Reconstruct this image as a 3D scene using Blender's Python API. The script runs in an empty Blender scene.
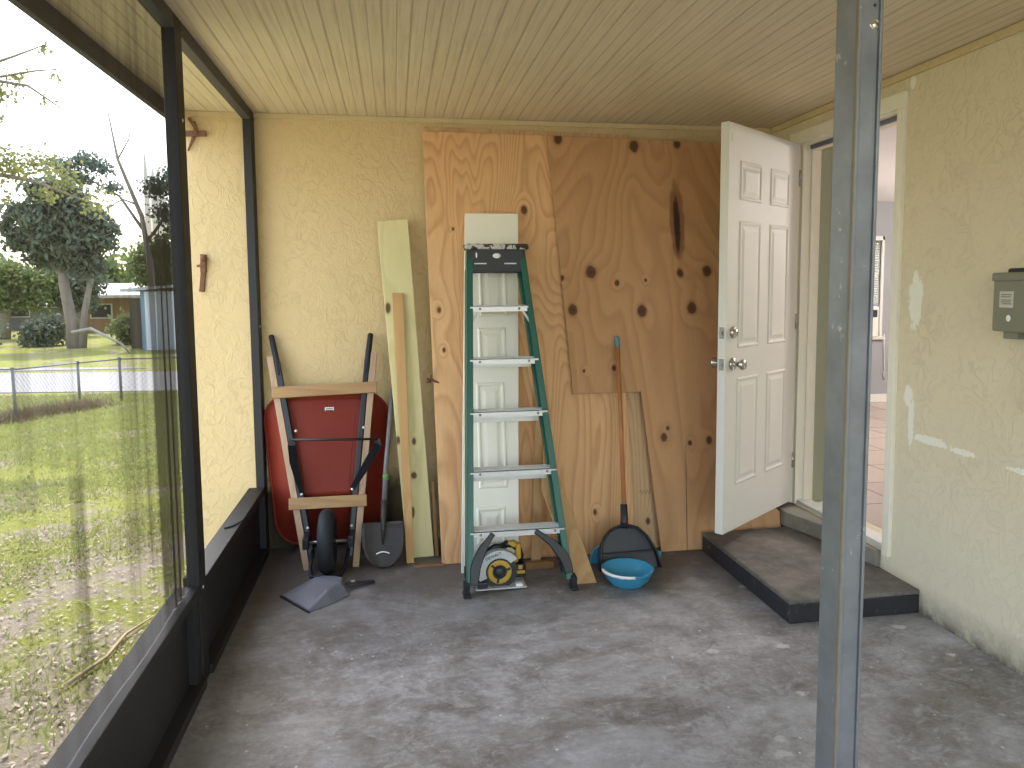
import bpy, bmesh, math, random
import numpy as np
from mathutils import Vector, Matrix
random.seed(7)
C = bpy.context.scene.collection
V = Vector

# ------------------------------------------------------------------ materials
def s2l(c):
    return tuple((x/12.92 if x <= .04045 else ((x+.055)/1.055)**2.4) for x in (v/255 for v in c))
class NT:
    def __init__(s, name):
        s.m = bpy.data.materials.new(name); s.m.use_nodes = True
        s.t = s.m.node_tree; s.b = s.t.nodes['Principled BSDF']; s.out = s.t.nodes['Material Output']
        s.tc = None
    def n(s, typ, **kw):
        x = s.t.nodes.new(typ)
        for k, v in kw.items(): setattr(x, k, v)
        return x
    def l(s, a, b): s.t.links.new(a, b)
    def co(s, scale=(1,1,1), loc=(0,0,0), rot=(0,0,0)):
        if s.tc is None: s.tc = s.n('ShaderNodeTexCoord')
        mp = s.n('ShaderNodeMapping'); s.l(s.tc.outputs['Object'], mp.inputs[0])
        mp.inputs['Scale'].default_value = scale; mp.inputs['Location'].default_value = loc; mp.inputs['Rotation'].default_value = rot
        return mp.outputs[0]
    def noise(s, vec, scale=5, detail=4, rough=.5, dist=0):
        x = s.n('ShaderNodeTexNoise'); s.l(vec, x.inputs['Vector'])
        x.inputs['Scale'].default_value = scale; x.inputs['Detail'].default_value = detail
        x.inputs['Roughness'].default_value = rough; x.inputs['Distortion'].default_value = dist
        return x.outputs[0]
    def ramp(s, fac, stops):
        r = s.n('ShaderNodeValToRGB'); s.l(fac, r.inputs[0]); e = r.color_ramp.elements
        while len(e) < len(stops): e.new(.5)
        for el, (p, c) in zip(e, stops):
            el.position = p
            el.color = (c, c, c, 1) if isinstance(c, (int, float)) else (*c[:3], 1)
        return r.outputs[0]
    def mix(s, fac, a, b, mode='MIX'):
        x = s.n('ShaderNodeMix', data_type='RGBA', blend_type=mode)
        for inp, val in ((x.inputs[0], fac), (x.inputs[6], a), (x.inputs[7], b)):
            if hasattr(val, 'is_output') or isinstance(val, bpy.types.NodeSocket): s.l(val, inp)
            elif isinstance(val, (int, float)): inp.default_value = val
            else: inp.default_value = (*val[:3], 1)
        return x.outputs[2]
    def math(s, op, a, b=0, c=0):
        x = s.n('ShaderNodeMath', operation=op)
        for i, v in enumerate((a, b, c)):
            if isinstance(v, bpy.types.NodeSocket): s.l(v, x.inputs[i])
            else: x.inputs[i].default_value = v
        return x.outputs[0]
    def bump(s, h, strength=.3, dist=.01, prev=None):
        x = s.n('ShaderNodeBump'); s.l(h, x.inputs['Height']); x.inputs['Strength'].default_value = strength
        x.inputs['Distance'].default_value = dist
        if prev is not None: s.l(prev, x.inputs['Normal'])
        s.l(x.outputs[0], s.b.inputs['Normal']); return x.outputs[0]
    def base(s, c, rough=.6, metal=0, spec=None):
        i = s.b.inputs['Base Color']
        if isinstance(c, bpy.types.NodeSocket): s.l(c, i)
        else: i.default_value = (*c[:3], 1)
        r = s.b.inputs['Roughness']
        if isinstance(rough, bpy.types.NodeSocket): s.l(rough, r)
        else: r.default_value = rough
        s.b.inputs['Metallic'].default_value = metal
        if spec is not None: s.b.inputs['Specular IOR Level'].default_value = spec
        return s.m

def plain(name, rgb, rough=.5, metal=0, var=.12, scale=12, bump=0.0, spec=None, wear=None):
    """a colour with slight procedural variation (and optional worn specks)"""
    t = NT(name); c = s2l(rgb); v = t.co()
    n = t.noise(v, scale, 5, .6)
    col = t.mix(n, tuple(x*(1-var) for x in c), tuple(min(1, x*(1+var)) for x in c))
    if wear:
        w = t.ramp(t.noise(v, wear[1], 6, .7), [(wear[2], 0), (wear[2]+.05, 1)])
        col = t.mix(w, col, s2l(wear[0]))
    if bump: t.bump(t.noise(v, scale*4, 4, .6), bump, .003)
    return t.base(col, rough, metal, spec)

def stucco(name, rgb, ybrow, scrapes=None, base_dark=False):
    t = NT(name); v = t.co(); c = s2l(rgb)
    v2 = t.co(scale=(1, 1, .8))
    w = t.noise(v2, 13, 2.5, .55, 1.1)
    ridge = t.ramp(t.math('ABSOLUTE', t.math('SUBTRACT', w, .5)), [(0, 1), (.02, .7), (.06, 0)])
    patch = t.ramp(t.noise(v2, 8, 3, .6, .8), [(.42, 0), (.56, 1)])
    fine = t.noise(v, 60, 5, .7)
    tone = t.noise(v, 1.3, 4, .6)
    col = t.mix(tone, tuple(x*.90 for x in c), tuple(min(1, x*1.06) for x in c))
    col = t.mix(t.math('MULTIPLY', t.math('MULTIPLY', ridge, t.ramp(t.noise(v, 5, 3, .6), [(.44, 0), (.62, 1)])), .30), col, tuple(x*.62 for x in c))
    dirt = t.ramp(t.noise(v, 14, 6, .75), [(.66, 0), (.76, .5)])
    col = t.mix(dirt, col, s2l(ybrow))
    if scrapes:
        sep = t.n('ShaderNodeSeparateXYZ'); t.l(v, sep.inputs[0])
        # grime that climbs from the slab
        gr = t.math('MULTIPLY', t.ramp(sep.outputs[2], [(0.0, .9), (.04, .5), (.15, .0)]), t.ramp(t.noise(v, 12, 5, .7), [(.25, .2), (.55, 1)]))
        grime = gr
        pale = t.ramp(sep.outputs[2], [(.3, .75), (1.0, 0)])
        col = t.mix(t.math('MULTIPLY', pale, .8), col, s2l((214, 208, 186)))
        nz = t.noise(t.co(scale=(1, 1, .6)), 42, 5, .75)
        for (y, z, ry, rz, k) in scrapes:
            dy = t.math('DIVIDE', t.math('SUBTRACT', sep.outputs[1], y), ry)
            dz = t.math('DIVIDE', t.math('SUBTRACT', sep.outputs[2], z), rz)
            d = t.math('ADD', t.math('MULTIPLY', dy, dy), t.math('MULTIPLY', dz, dz))
            d = t.math('ADD', d, t.math('MULTIPLY', t.math('SUBTRACT', nz, .5), k))
            col = t.mix(t.ramp(d, [(.8, 1), (1.0, 0)]), col, s2l((238, 234, 220)))
    if base_dark:  # deep shade and grime low behind the wheelbarrow, painted into the stucco
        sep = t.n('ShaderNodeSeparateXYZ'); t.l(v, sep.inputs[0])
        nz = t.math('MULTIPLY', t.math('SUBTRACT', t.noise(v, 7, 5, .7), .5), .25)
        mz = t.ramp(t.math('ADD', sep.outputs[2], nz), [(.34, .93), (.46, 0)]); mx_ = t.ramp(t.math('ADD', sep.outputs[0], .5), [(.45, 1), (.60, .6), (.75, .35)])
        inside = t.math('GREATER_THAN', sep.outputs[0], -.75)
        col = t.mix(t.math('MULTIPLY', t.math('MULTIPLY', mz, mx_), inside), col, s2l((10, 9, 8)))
    if scrapes: col = t.mix(grime, col, s2l((62, 58, 52)))
    h = t.math('ADD', t.math('MULTIPLY', patch, .5), t.math('ADD', t.math('MULTIPLY', ridge, .45), t.math('MULTIPLY', fine, .45)))
    t.bump(h, .5, .006)
    return t.base(col, .85, spec=.25)

def grain_wood(name, light, dark, rings=9, stretch=(1.7, 1.7, .35), knots=(), fibre=.5, rough=.7, stain=None, gap=.8):
    """rotary-cut plywood or sawn wood: contour lines of stretched noise, plus knots at (x, z, r, rz)"""
    t = NT(name); a, b = s2l(light), s2l(dark)
    v = t.co(scale=stretch)
    n = t.noise(v, 1.0, 2.2, .45, .35)
    sep = t.n('ShaderNodeSeparateXYZ'); t.l(t.co(), sep.inputs[0])
    n = t.math('ADD', n, t.math('MULTIPLY', sep.outputs[0], .22))
    km = None
    for k in knots:
        x, z, r, rz = k[:4]
        dx = t.math('DIVIDE', t.math('SUBTRACT', sep.outputs[0], x), r)
        dz = t.math('DIVIDE', t.math('SUBTRACT', sep.outputs[2], z), rz)
        d = t.math('SQRT', t.math('ADD', t.math('MULTIPLY', dx, dx), t.math('MULTIPLY', dz, dz)))
        km = d if km is None else t.math('MINIMUM', km, d)
    if km is not None:
        n = t.math('ADD', n, t.math('MULTIPLY', t.ramp(t.math('DIVIDE', km, 4), [(0, 1), (1, 0)]), .05))
    r = t.math('FRACT', t.math('MULTIPLY', n, rings))
    g = t.ramp(r, [(0, .0), (gap*.55, .25), (gap, 1), (1, 0)])
    fib = t.noise(t.co(scale=(70, 70, 2.5)), 1, 4, .7)
    blot = t.noise(t.co(), 2.2, 4, .6)
    col = t.mix(t.math('MULTIPLY', g, .50), a, b)
    col = t.mix(t.math('MULTIPLY', fib, fibre), col, tuple(x*.72 for x in b))
    col = t.mix(t.ramp(blot, [(.35, 0), (.75, .35)]), col, tuple(x*.75 for x in a))
    if km is not None:
        nn = t.math('ADD', km, t.math('MULTIPLY', t.math('SUBTRACT', t.noise(t.co(), 30, 3, .6), .5), .5))
        col = t.mix(t.ramp(t.math('DIVIDE', nn, 2), [(0, .95), (.42, .85), (.55, .25), (.8, 0)]), col, s2l((72, 42, 24)))
    if stain:
        for (x, z, rx, rz, c) in stain:
            dx = t.math('DIVIDE', t.math('SUBTRACT', sep.outputs[0], x), rx)
            dz = t.math('DIVIDE', t.math('SUBTRACT', sep.outputs[2], z), rz)
            d = t.math('ADD', t.math('MULTIPLY', dx, dx), t.math('MULTIPLY', dz, dz))
            d = t.math('ADD', d, t.math('MULTIPLY', t.math('SUBTRACT', t.noise(t.co(scale=(1,1,.4)), 22, 4, .7), .5), 1.4))
            col = t.mix(t.ramp(d, [(0, .95), (.6, .8), (1, 0)]), col, s2l(c))
    t.bump(fib, .15, .002)
    return t.base(col, rough, spec=.3)

# ------------------------------------------------------------------ mesh helpers
class MB:
    def __init__(s): s.v = []; s.f = []; s.sm = []
    def add(s, vs, fs, smooth=False):
        o = len(s.v); s.v += [tuple(p) for p in vs]
        s.f += [tuple(i+o for i in f) for f in fs]; s.sm += [smooth]*len(fs); return s
    def box(s, lo, hi):
        x0, y0, z0 = lo; x1, y1, z1 = hi
        return s.add([(x0,y0,z0),(x1,y0,z0),(x1,y1,z0),(x0,y1,z0),(x0,y0,z1),(x1,y0,z1),(x1,y1,z1),(x0,y1,z1)],
                     [(0,3,2,1),(4,5,6,7),(0,1,5,4),(1,2,6,5),(2,3,7,6),(3,0,4,7)])
    def bar(s, p, q, w, d, up=(0,-1,0), w2=None, d2=None):
        """square bar from p to q; d is measured along 'up', w across it"""
        p, q = V(p), V(q); a = (q-p).normalized(); side = a.cross(V(up)).normalized(); n = side.cross(a).normalized()
        w2 = w if w2 is None else w2; d2 = d if d2 is None else d2
        vs = []
        for c, ww, dd in ((p, w, d), (q, w2, d2)):
            for i, j in ((-1,-1),(1,-1),(1,1),(-1,1)): vs.append(c + side*(i*ww/2) + n*(j*dd/2))
        return s.add(vs, [(0,3,2,1),(4,5,6,7),(0,1,5,4),(1,2,6,5),(2,3,7,6),(3,0,4,7)])
    def tube(s, pts, r, n=12, closed=False):
        pts = [V(p) for p in pts]; m = len(pts); rr = r if isinstance(r, (list, tuple)) else [r]*m
        rings = []; up = None
        for i, p in enumerate(pts):
            a = pts[(i+1) % m] if (closed or i < m-1) else p
            b = pts[i-1] if (closed or i > 0) else p
            t = (a-b).normalized()
            if up is None: up = t.orthogonal().normalized()
            up = (up - t*up.dot(t)).normalized(); sd = t.cross(up)
            rings.append([p + (up*math.cos(k*2*math.pi/n) + sd*math.sin(k*2*math.pi/n))*rr[i] for k in range(n)])
        vs = [q for rg in rings for q in rg]; fs = []
        for i in range(m if closed else m-1):
            j = (i+1) % m
            for k in range(n): fs.append((i*n+k, i*n+(k+1) % n, j*n+(k+1) % n, j*n+k))
        s.add(vs, fs, True)
        if not closed:
            o = len(s.v)-len(vs)
            s.f += [tuple(o+k for k in reversed(range(n))), tuple(o+(m-1)*n+k for k in range(n))]; s.sm += [False]*2
        return s
    def lathe(s, prof, c, axis=(0,0,1), n=32, smooth=True):
        """prof: (radius, height) along axis from c"""
        A = V(axis).normalized(); U = A.orthogonal().normalized(); W = A.cross(U); c = V(c)
        vs = [c + A*hh + (U*math.cos(k*2*math.pi/n)+W*math.sin(k*2*math.pi/n))*max(r, 1e-4) for r, hh in prof for k in range(n)]
        fs = []
        for i in range(len(prof)-1):
            for k in range(n): fs.append((i*n+k, i*n+(k+1) % n, (i+1)*n+(k+1) % n, (i+1)*n+k))
        return s.add(vs, fs, smooth)
    def prism(s, poly, ext):
        """poly: 3D points in order, extruded by vector ext"""
        poly = [V(p) for p in poly]; e = V(ext); m = len(poly)
        return s.add(poly + [p+e for p in poly], [tuple(range(m)), tuple(range(2*m-1, m-1, -1))] + [(i, i+m, (i+1) % m+m, (i+1) % m) for i in range(m)])
    def loft(s, rings, cap=(True, True), smooth=True, closed=True):
        m = len(rings[0]); vs = [V(p) for r in rings for p in r]; fs = []
        for i in range(len(rings)-1):
            for k in range(m if closed else m-1):
                fs.append((i*m+k, i*m+(k+1) % m, (i+1)*m+(k+1) % m, (i+1)*m+k))
        s.add(vs, fs, smooth); o = len(s.v)-len(vs)
        if cap[0]: s.f.append(tuple(o+k for k in reversed(range(m)))); s.sm.append(False)
        if cap[1]: s.f.append(tuple(o+(len(rings)-1)*m+k for k in range(m))); s.sm.append(False)
        return s
    def ball(s, c, r, sc=(1,1,1), n=16):
        prof = [(math.sin(a)*r, -math.cos(a)*r) for a in [math.pi*i/8 for i in range(9)]]
        o = len(s.v); s.lathe(prof, (0,0,0), n=n)
        for i in range(o, len(s.v)):
            x, y, z = s.v[i]; s.v[i] = (x*sc[0]+c[0], y*sc[1]+c[1], z*sc[2]+c[2])
        return s
    def build(s, name, mat, parent=None, origin=None, bevel=0, seg=2, fix=True, solid=0):
        if parent is not None: org = V(parent['_o'])
        elif origin is not None: org = V(origin)
        else:
            a = np.array([tuple(p) for p in s.v]); lo, hi = a.min(0), a.max(0); org = V(((lo[0]+hi[0])/2, (lo[1]+hi[1])/2, lo[2]))
        me = bpy.data.meshes.new(name)
        me.from_pydata([tuple(V(p)-org) for p in s.v], [], s.f)
        me.polygons.foreach_set('use_smooth', s.sm); me.materials.append(mat)
        if fix:
            bm = bmesh.new(); bm.from_mesh(me); bmesh.ops.recalc_face_normals(bm, faces=bm.faces); bm.to_mesh(me); bm.free()
        me.update()
        o = bpy.data.objects.new(name, me); C.objects.link(o)
        if solid:
            md = o.modifiers.new('solid', 'SOLIDIFY'); md.thickness = solid; md.offset = 0
        if bevel:
            md = o.modifiers.new('bevel', 'BEVEL'); md.width = bevel; md.segments = seg; md.limit_method = 'ANGLE'; md.angle_limit = math.radians(40)
            md.harden_normals = False
        if parent is None: o.location = org
        else: o.parent = parent
        o['_o'] = tuple(org)
        return o
def tag(o, label=None, cat=None, group=None, kind=None):
    if label: o['label'] = label
    if cat: o['category'] = cat
    if group: o['group'] = group
    if kind: o['kind'] = kind
    return o
def thing(name, loc, label=None, cat=None, group=None, kind=None):
    o = bpy.data.objects.new(name, None); C.objects.link(o); o.location = loc; o['_o'] = tuple(loc)
    o.empty_display_size = .1
    return tag(o, label, cat, group, kind)

# lean plane: things propped on the back wall stand at y = yb + k z
def LP(yb, yt, zt):
    k = (yt-yb)/zt
    n = V((0, -1, k)).normalized()          # towards the room
    return (lambda x, z, off=0: V((x, yb+k*z, z)) + n*off), n

# ------------------------------------------------------------------ palette
M = {}
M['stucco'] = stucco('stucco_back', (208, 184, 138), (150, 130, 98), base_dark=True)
M['stucco_trim'] = stucco('stucco_trim', (206, 186, 144), (150, 130, 98))
M['stucco_r'] = stucco('stucco_right', (222, 208, 178), (124, 116, 100), scrapes=[(2.93, 1.42, .045, .14, 3.2), (2.955, .98, .03, .05, 3.5), (2.93, .86, .020, .12, 4.), (2.80, .80, .12, .020, 4.2), (2.62, .79, .07, .014, 4.5), (3.0, 2.40, .02, .03, 1.4), (2.30, .78, .10, .012, 5.)])
M['black_paint'] = plain('black_painted_wood', (23, 23, 24), .6, 0, .25, 18, .25, wear=((105, 105, 105), 22, .74))
M['brown_paint'] = plain('charcoal_fascia_paint', (66, 64, 66), .6, 0, .15, 10, .2)
M['white_paint'] = plain('white_door_paint', (212, 208, 198), .62, 0, .03, 5)
M['cream_paint'] = plain('white_trim_paint', (232, 226, 208), .5, 0, .06, 14, .1, wear=((150, 140, 118), 16, .70))
M['galv'] = plain('galvanised_steel', (124, 127, 130), .5, .45, .5, 9, .3, wear=((168, 168, 164), 26, .64))
M['galv_side'] = M['galv']
M['chrome'] = plain('satin_nickel', (190, 186, 178), .22, 1, .05, 30)
M['alu'] = plain('aluminium', (214, 214, 210), .42, .35, .08, 24, .08, wear=((160, 158, 150), 40, .70))
M['green'] = plain('green_fibreglass', (30, 92, 76), .42, 0, .15, 14, .05, wear=((150, 190, 176), 34, .70))
M['blk'] = plain('black_plastic', (19, 19, 21), .45, 0, .2, 20)
M['blk_metal'] = plain('black_steel_tube', (24, 27, 32), .42, .1, .2, 20, .05)
M['rubber'] = plain('black_rubber', (25, 28, 34), .7, 0, .2, 40, .2)
M['navy'] = plain('dark_blue_plastic', (24, 30, 46), .5, 0, .1, 20)
M['grey_pl'] = plain('grey_plastic', (108, 110, 120), .42, 0, .08, 10)
M['charcoal_pl'] = plain('charcoal_plastic', (46, 47, 53), .45, 0, .12, 10)
M['blue'] = plain('blue_plastic', (62, 150, 186), .35, 0, .06, 10)
M['whiteplaster'] = plain('dried_white_plaster', (235, 236, 236), .8, 0, .04, 40, .3)
M['yellow'] = plain('yellow_plastic', (188, 152, 50), .42, 0, .1, 20)
M['lightgrey'] = plain('light_grey_magnesium', (196, 200, 200), .42, .3, .08, 20)
M['steel'] = plain('worn_steel', (150, 150, 150), .35, .8, .2, 20, .1)
M['shovelsteel'] = plain('grimy_shovel_steel', (58, 52, 49), .55, .35, .3, 16, .2, wear=((170, 160, 150), 20, .72))
M['rust'] = plain('rusty_iron', (112, 78, 56), .85, 0, .35, 30, .4)
M['treated'] = grain_wood('green_treated_lumber', (224, 212, 158), (192, 184, 130), 8, (4, 4, .35), [(-.089, 1.385, .014, .03), (-.05, .652, .014, .022), (-.065, .46, .010, .016), (.034, .455, .016, .018), (.024, .252, .010, .03), (.039, .642, .011, .02), (-.062, .44, .008, .01)], .35)
M['stick'] = grain_wood('pale_pine_batten', (208, 166, 112), (172, 126, 76), 5, (6, 6, .5), (), .4)
M['wb_wood'] = grain_wood('wheelbarrow_ash_rail', (186, 158, 130), (142, 112, 86), 5, (6, 6, .6), (), .4)
M['cross_wood'] = grain_wood('wheelbarrow_cross_board', (172, 138, 96), (128, 92, 58), 8, (.7, 5, 9), (), .3)
M['scrap'] = grain_wood('scrap_pine', (208, 170, 120), (160, 118, 74), 7, (5, 5, .6), (), .4)
M['scrap2'] = grain_wood('scrap_dark_pine', (150, 112, 70), (104, 74, 46), 7, (5, 5, .6), (), .4)
M['plyA'] = grain_wood('plywood_orange', (238, 192, 140), (178, 124, 78), 32, (2.8, 2.8, .38), [(.744-.75, 1.936, .018, .026), (.334-.75, 1.825, .007, .010), (.244-.75, 1.373, .010, .016), (1.089-.75, .231, .010, .016), (.417-.75, .441, .009, .014), (.266-.75, 1.152, .009, .014)], .42)
M['plyC'] = grain_wood('plywood_back', (222, 186, 142), (170, 132, 92), 26, (2.6, 2.6, .6), [(1.408-.85, .154, .013, .020)], .42)
M['plyB'] = grain_wood('plywood_knotty', (206, 160, 114), (164, 120, 80), 17, (1.5, 1.5, .6),
    [(x-1.5, z, r, r*1.25) for x, z, r in ((1.115, 1.579, .030), (1.0, 1.364, .026), (1.267, 1.516, .014), (1.409, 1.353, .028), (1.652, 1.571, .020), (1.82, 1.582, .028), (1.714, 1.367, .028), (.953, 2.345, .024), (1.409, 2.315, .028), (1.676, 2.336, .022), (1.05, 1.021, .008), (1.226, 1.033, .014), (1.504, .636, .020), (1.529, .685, .010), (1.658, .597, .013), (1.775, .609, .018), (1.44, 1.53, .008), (.945, 1.545, .012))], .4,
    stain=[(.150, 1.88, .050, .26, (132, 92, 62)), (.149, 1.865, .022, .19, (44, 34, 30)), (.47, 1.10, .05, .14, (50, 44, 44))])
M['palm'] = plain('tree_bark', (136, 126, 116), .9, 0, .3, 6, .5)

def tray_mat():
    t = NT('red_tray_paint'); v = t.co()
    c = t.mix(t.noise(v, 3, 4, .6), s2l((104, 34, 24)), s2l((124, 46, 30)))
    c = t.mix(t.ramp(t.noise(v, 24, 6, .7), [(.62, 0), (.72, .5)]), c, s2l((130, 80, 66)))
    return t.base(c, .5, 0, .18)
M['tray'] = tray_mat()

def floor_mat():
    t = NT('worn_concrete'); v = t.co(scale=(1, 1, 1))
    big = t.noise(v, 1.1, 5, .62, .3); mid = t.noise(v, 5, 6, .7, .4); fine = t.noise(v, 45, 5, .7)
    c = t.mix(t.ramp(big, [(.36, 0), (.62, 1)]), s2l((128, 123, 118)), s2l((178, 176, 178)))
    c = t.mix(t.ramp(mid, [(.34, .75), (.56, 0)]), c, s2l((104, 98, 93)))
    sc = t.noise(t.co(scale=(1, 1.6, 1), rot=(0, 0, .5)), 9, 8, .78, .6)
    c = t.mix(t.ramp(sc, [(.50, 0), (.68, .6)]), c, s2l((206, 207, 214)))
    c = t.mix(t.math('MULTIPLY', t.ramp(fine, [(.35, 0), (.7, 1)]), .40), c, s2l((84, 80, 76)))
    c = t.mix(t.ramp(t.noise(v, 20, 7, .8), [(.58, 0), (.68, .5)]), c, s2l((208, 208, 212)))
    sp = t.n('ShaderNodeTexVoronoi'); t.l(v, sp.inputs['Vector']); sp.inputs['Scale'].default_value = 15
    hide = t.ramp(t.noise(v, 2.3, 3, .6), [(.47, 0), (.53, 1)])
    dots = t.math('MULTIPLY', t.ramp(t.math('ADD', sp.outputs['Distance'], t.math('MULTIPLY', fine, .12)), [(.10, 1), (.16, 0)]), hide)
    c = t.mix(dots, c, s2l((220, 220, 216)))
    sq = t.n('ShaderNodeTexVoronoi'); t.l(t.co(scale=(1, 1.5, 1)), sq.inputs['Vector']); sq.inputs['Scale'].default_value = 4.2
    sx_ = t.n('ShaderNodeSeparateXYZ'); t.l(v, sx_.inputs[0])
    right = t.ramp(t.math('DIVIDE', sx_.outputs[0], 2), [(.45, .15), (.75, 1)])
    blob = t.ramp(t.math('ADD', sq.outputs['Distance'], t.math('MULTIPLY', t.math('SUBTRACT', t.noise(v, 28, 5, .75), .5), .35)), [(.09, 1), (.14, 0)])
    c = t.mix(t.math('MULTIPLY', t.math('MULTIPLY', blob, right), .8), c, s2l((214, 214, 212)))
    # thin meandering cracks
    cr = t.ramp(t.math('ABSOLUTE', t.math('SUBTRACT', t.noise(v, .9, 4, .6, .8), .5)), [(0, .5), (.003, 0)])
    cr = t.math('MULTIPLY', cr, t.ramp(t.noise(v, 1.7, 3, .6), [(.52, 0), (.60, .8)]))
    c = t.mix(cr, c, s2l((60, 56, 52)))
    hz = t.ramp(t.noise(t.co(scale=(.8, 1.3, 1), rot=(0, 0, .35)), 1.5, 7, .72, .5), [(.47, 0), (.66, .50)])
    c = t.mix(hz, c, s2l((206, 207, 214)))
    # shade painted into the concrete towards the back wall; left edge darkened too
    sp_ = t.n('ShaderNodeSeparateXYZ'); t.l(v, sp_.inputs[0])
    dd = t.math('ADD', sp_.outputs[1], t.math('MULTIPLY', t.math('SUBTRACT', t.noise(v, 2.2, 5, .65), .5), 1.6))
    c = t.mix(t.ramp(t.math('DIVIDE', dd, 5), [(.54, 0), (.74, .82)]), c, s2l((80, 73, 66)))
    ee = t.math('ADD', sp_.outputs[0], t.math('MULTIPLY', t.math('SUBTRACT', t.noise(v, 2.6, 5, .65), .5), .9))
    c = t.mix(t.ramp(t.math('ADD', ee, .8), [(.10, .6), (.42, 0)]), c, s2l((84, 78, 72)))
    t.bump(t.math('ADD', mid, t.math('MULTIPLY', fine, .3)), .25, .006)
    return t.base(c, t.ramp(mid, [(.3, .42), (.7, .7)]), 0, .45)
M['floor'] = floor_mat()

def step_mat(name, a, b):
    t = NT(name); v = t.co()
    c = t.mix(t.ramp(t.noise(v, 6, 6, .7), [(.35, 0), (.7, 1)]), s2l(a), s2l(b))
    c = t.mix(t.ramp(t.noise(v, 30, 6, .75), [(.62, 0), (.7, .6)]), c, s2l((150, 146, 138)))
    t.bump(t.noise(v, 30, 5, .7), .3, .004)
    return t.base(c, .6)
M['step'] = step_mat('step_top_paint', (76, 72, 68), (128, 122, 115))
M['step_side'] = step_mat('step_side_paint', (30, 30, 34), (46, 46, 50))
M['sill'] = step_mat('concrete_sill', (112, 108, 98), (140, 134, 122))

def ceiling_mat():
    t = NT('beadboard_paint'); v = t.co(); sep = t.n('ShaderNodeSeparateXYZ'); t.l(v, sep.inputs[0])
    def line(period, w, off):
        f = t.math('FRACT', t.math('DIVIDE', t.math('ADD', sep.outputs[0], 50+off), period))
        return t.ramp(t.math('MULTIPLY', t.math('ABSOLUTE', t.math('SUBTRACT', f, .5)), period/w), [(0, 1), (.5, .8), (1, 0)])
    g1 = line(.106, .006, 0); g2 = line(.106, .004, .053)
    g = t.math('MAXIMUM', g1, t.math('MULTIPLY', g2, .7))
    c = t.mix(t.noise(v, 1.2, 4, .6), s2l((212, 197, 168)), s2l((226, 212, 186)))
    # each board a touch different
    bi = t.math('FLOOR', t.math('DIVIDE', t.math('ADD', sep.outputs[0], 50), .106))
    wn = t.n('ShaderNodeTexWhiteNoise', noise_dimensions='1D'); t.l(bi, wn.inputs['W'])
    c = t.mix(t.math('MULTIPLY', wn.outputs[0], .14), c, s2l((196, 178, 148)))
    c = t.mix(t.math('MULTIPLY', g, .42), c, s2l((140, 122, 96)))
    c = t.mix(t.ramp(t.noise(t.co(scale=(6, .8, 1)), 2.4, 6, .7), [(.56, 0), (.75, .4)]), c, s2l((172, 152, 122)))
    st2 = t.noise(t.co(scale=(26, .7, 1)), 3, 4, .65)
    c = t.mix(t.ramp(st2, [(.5, 0), (.7, .35)]), c, s2l((236, 226, 204)))
    c = t.mix(t.ramp(st2, [(.32, .3), (.48, 0)]), c, s2l((160, 144, 118)))
    t.bump(t.math('SUBTRACT', 1, g), .5, .004)
    return t.base(c, .6, 0, .3)
M['ceiling'] = ceiling_mat()

# ------------------------------------------------------------------ the shell
XR, XS, XO, YB, ZC, YN = 2.33, -.74, -1.13, 4.22, 2.46, -1.6
def struct(name, mb, mat, **kw):
    return tag(mb.build(name, mat, **kw), kind='structure')
struct('floor', MB().box((-.84, YN, -.30), (XR, YB, 0)), M['floor'], origin=(0, 0, 0))
struct('ceiling', MB().box((XO, YN, ZC), (XR+.2, YB+.2, ZC+.06)), M['ceiling'], origin=(0, 0, ZC))
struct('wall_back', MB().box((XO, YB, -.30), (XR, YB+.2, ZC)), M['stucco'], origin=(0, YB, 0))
w = MB()
DY0, DY1, DZ0, DZ1 = 3.07, 3.90, .20, 2.35
w.box((XR, YN, -.3), (XR+.2, DY0, ZC)); w.box((XR, DY1, -.3), (XR+.2, 7.3, ZC)); w.box((XR, DY0, -.3), (XR+.2, DY1, DZ0)); w.box((XR, DY0, DZ1), (XR+.2, DY1, ZC))
struct('wall_right', w, M['stucco_r'], origin=(XR, 0, 0))
struct('trim_1', MB().box((XR-.022, YN, ZC-.035), (XR, YB-.012, ZC)), M['stucco_trim'], bevel=.006)
struct('trim_2', MB().box((XO, YB-.012, ZC-.028), (XR-.022, YB, ZC)), M['stucco_trim'], bevel=.004)

# screened side: framing, kick panel and the insect screen of the near bay
wl = thing('wall_left', (XS, 0, 0), kind='structure')
def post(y0, y1, x0=XS-.045):
    MB().box((x0, y0, 0), (XS, y1, ZC)).build('post', M['black_paint'], wl, bevel=.003)
post(2.76, 2.85); post(4.13, YB); post(.55, .64); post(-1.55, -1.46)
for y0, y1 in ((2.85, 4.13), (.64, 2.76), (-1.46, .55)):
    MB().box((XS-.085, y0, .352), (XS, y1, .39)).build('rail', M['black_paint'], wl, bevel=.003)
    MB().box((XS-.045, y0, ZC-.055), (XS, y1, ZC)).build('header', M['brown_paint'], wl, bevel=.003)
    MB().box((XS-.045, y0, 0), (XS+.012, y1, .038)).build('sill_plate', M['black_paint'], wl, bevel=.003)
    MB().box((XS-.05, y0, .038), (XS-.036, y1, .352)).build('kick_panel', M['black_paint'], wl)
MB().box((XS-.045, 2.70, .038), (XS-.006, 2.757, .35)).build('stud', M['black_paint'], wl, bevel=.002)
# white nail heads on post and back corner post
nb = MB()
for p in ((XS+.001, 4.165, 1.29), (XS+.001, 2.80, .37), (XS+.001, 2.81, 2.1)): nb.lathe([(0, .003), (.006, .002), (.007, 0)], p, (1, 0, 0), 10)
nb.build('screw', M['alu'], wl)
struct('trim_3', MB().box((XO-.03, YN, 2.385), (XO, YB+.2, ZC+.06)), M['brown_paint'], bevel=.004)

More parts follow.
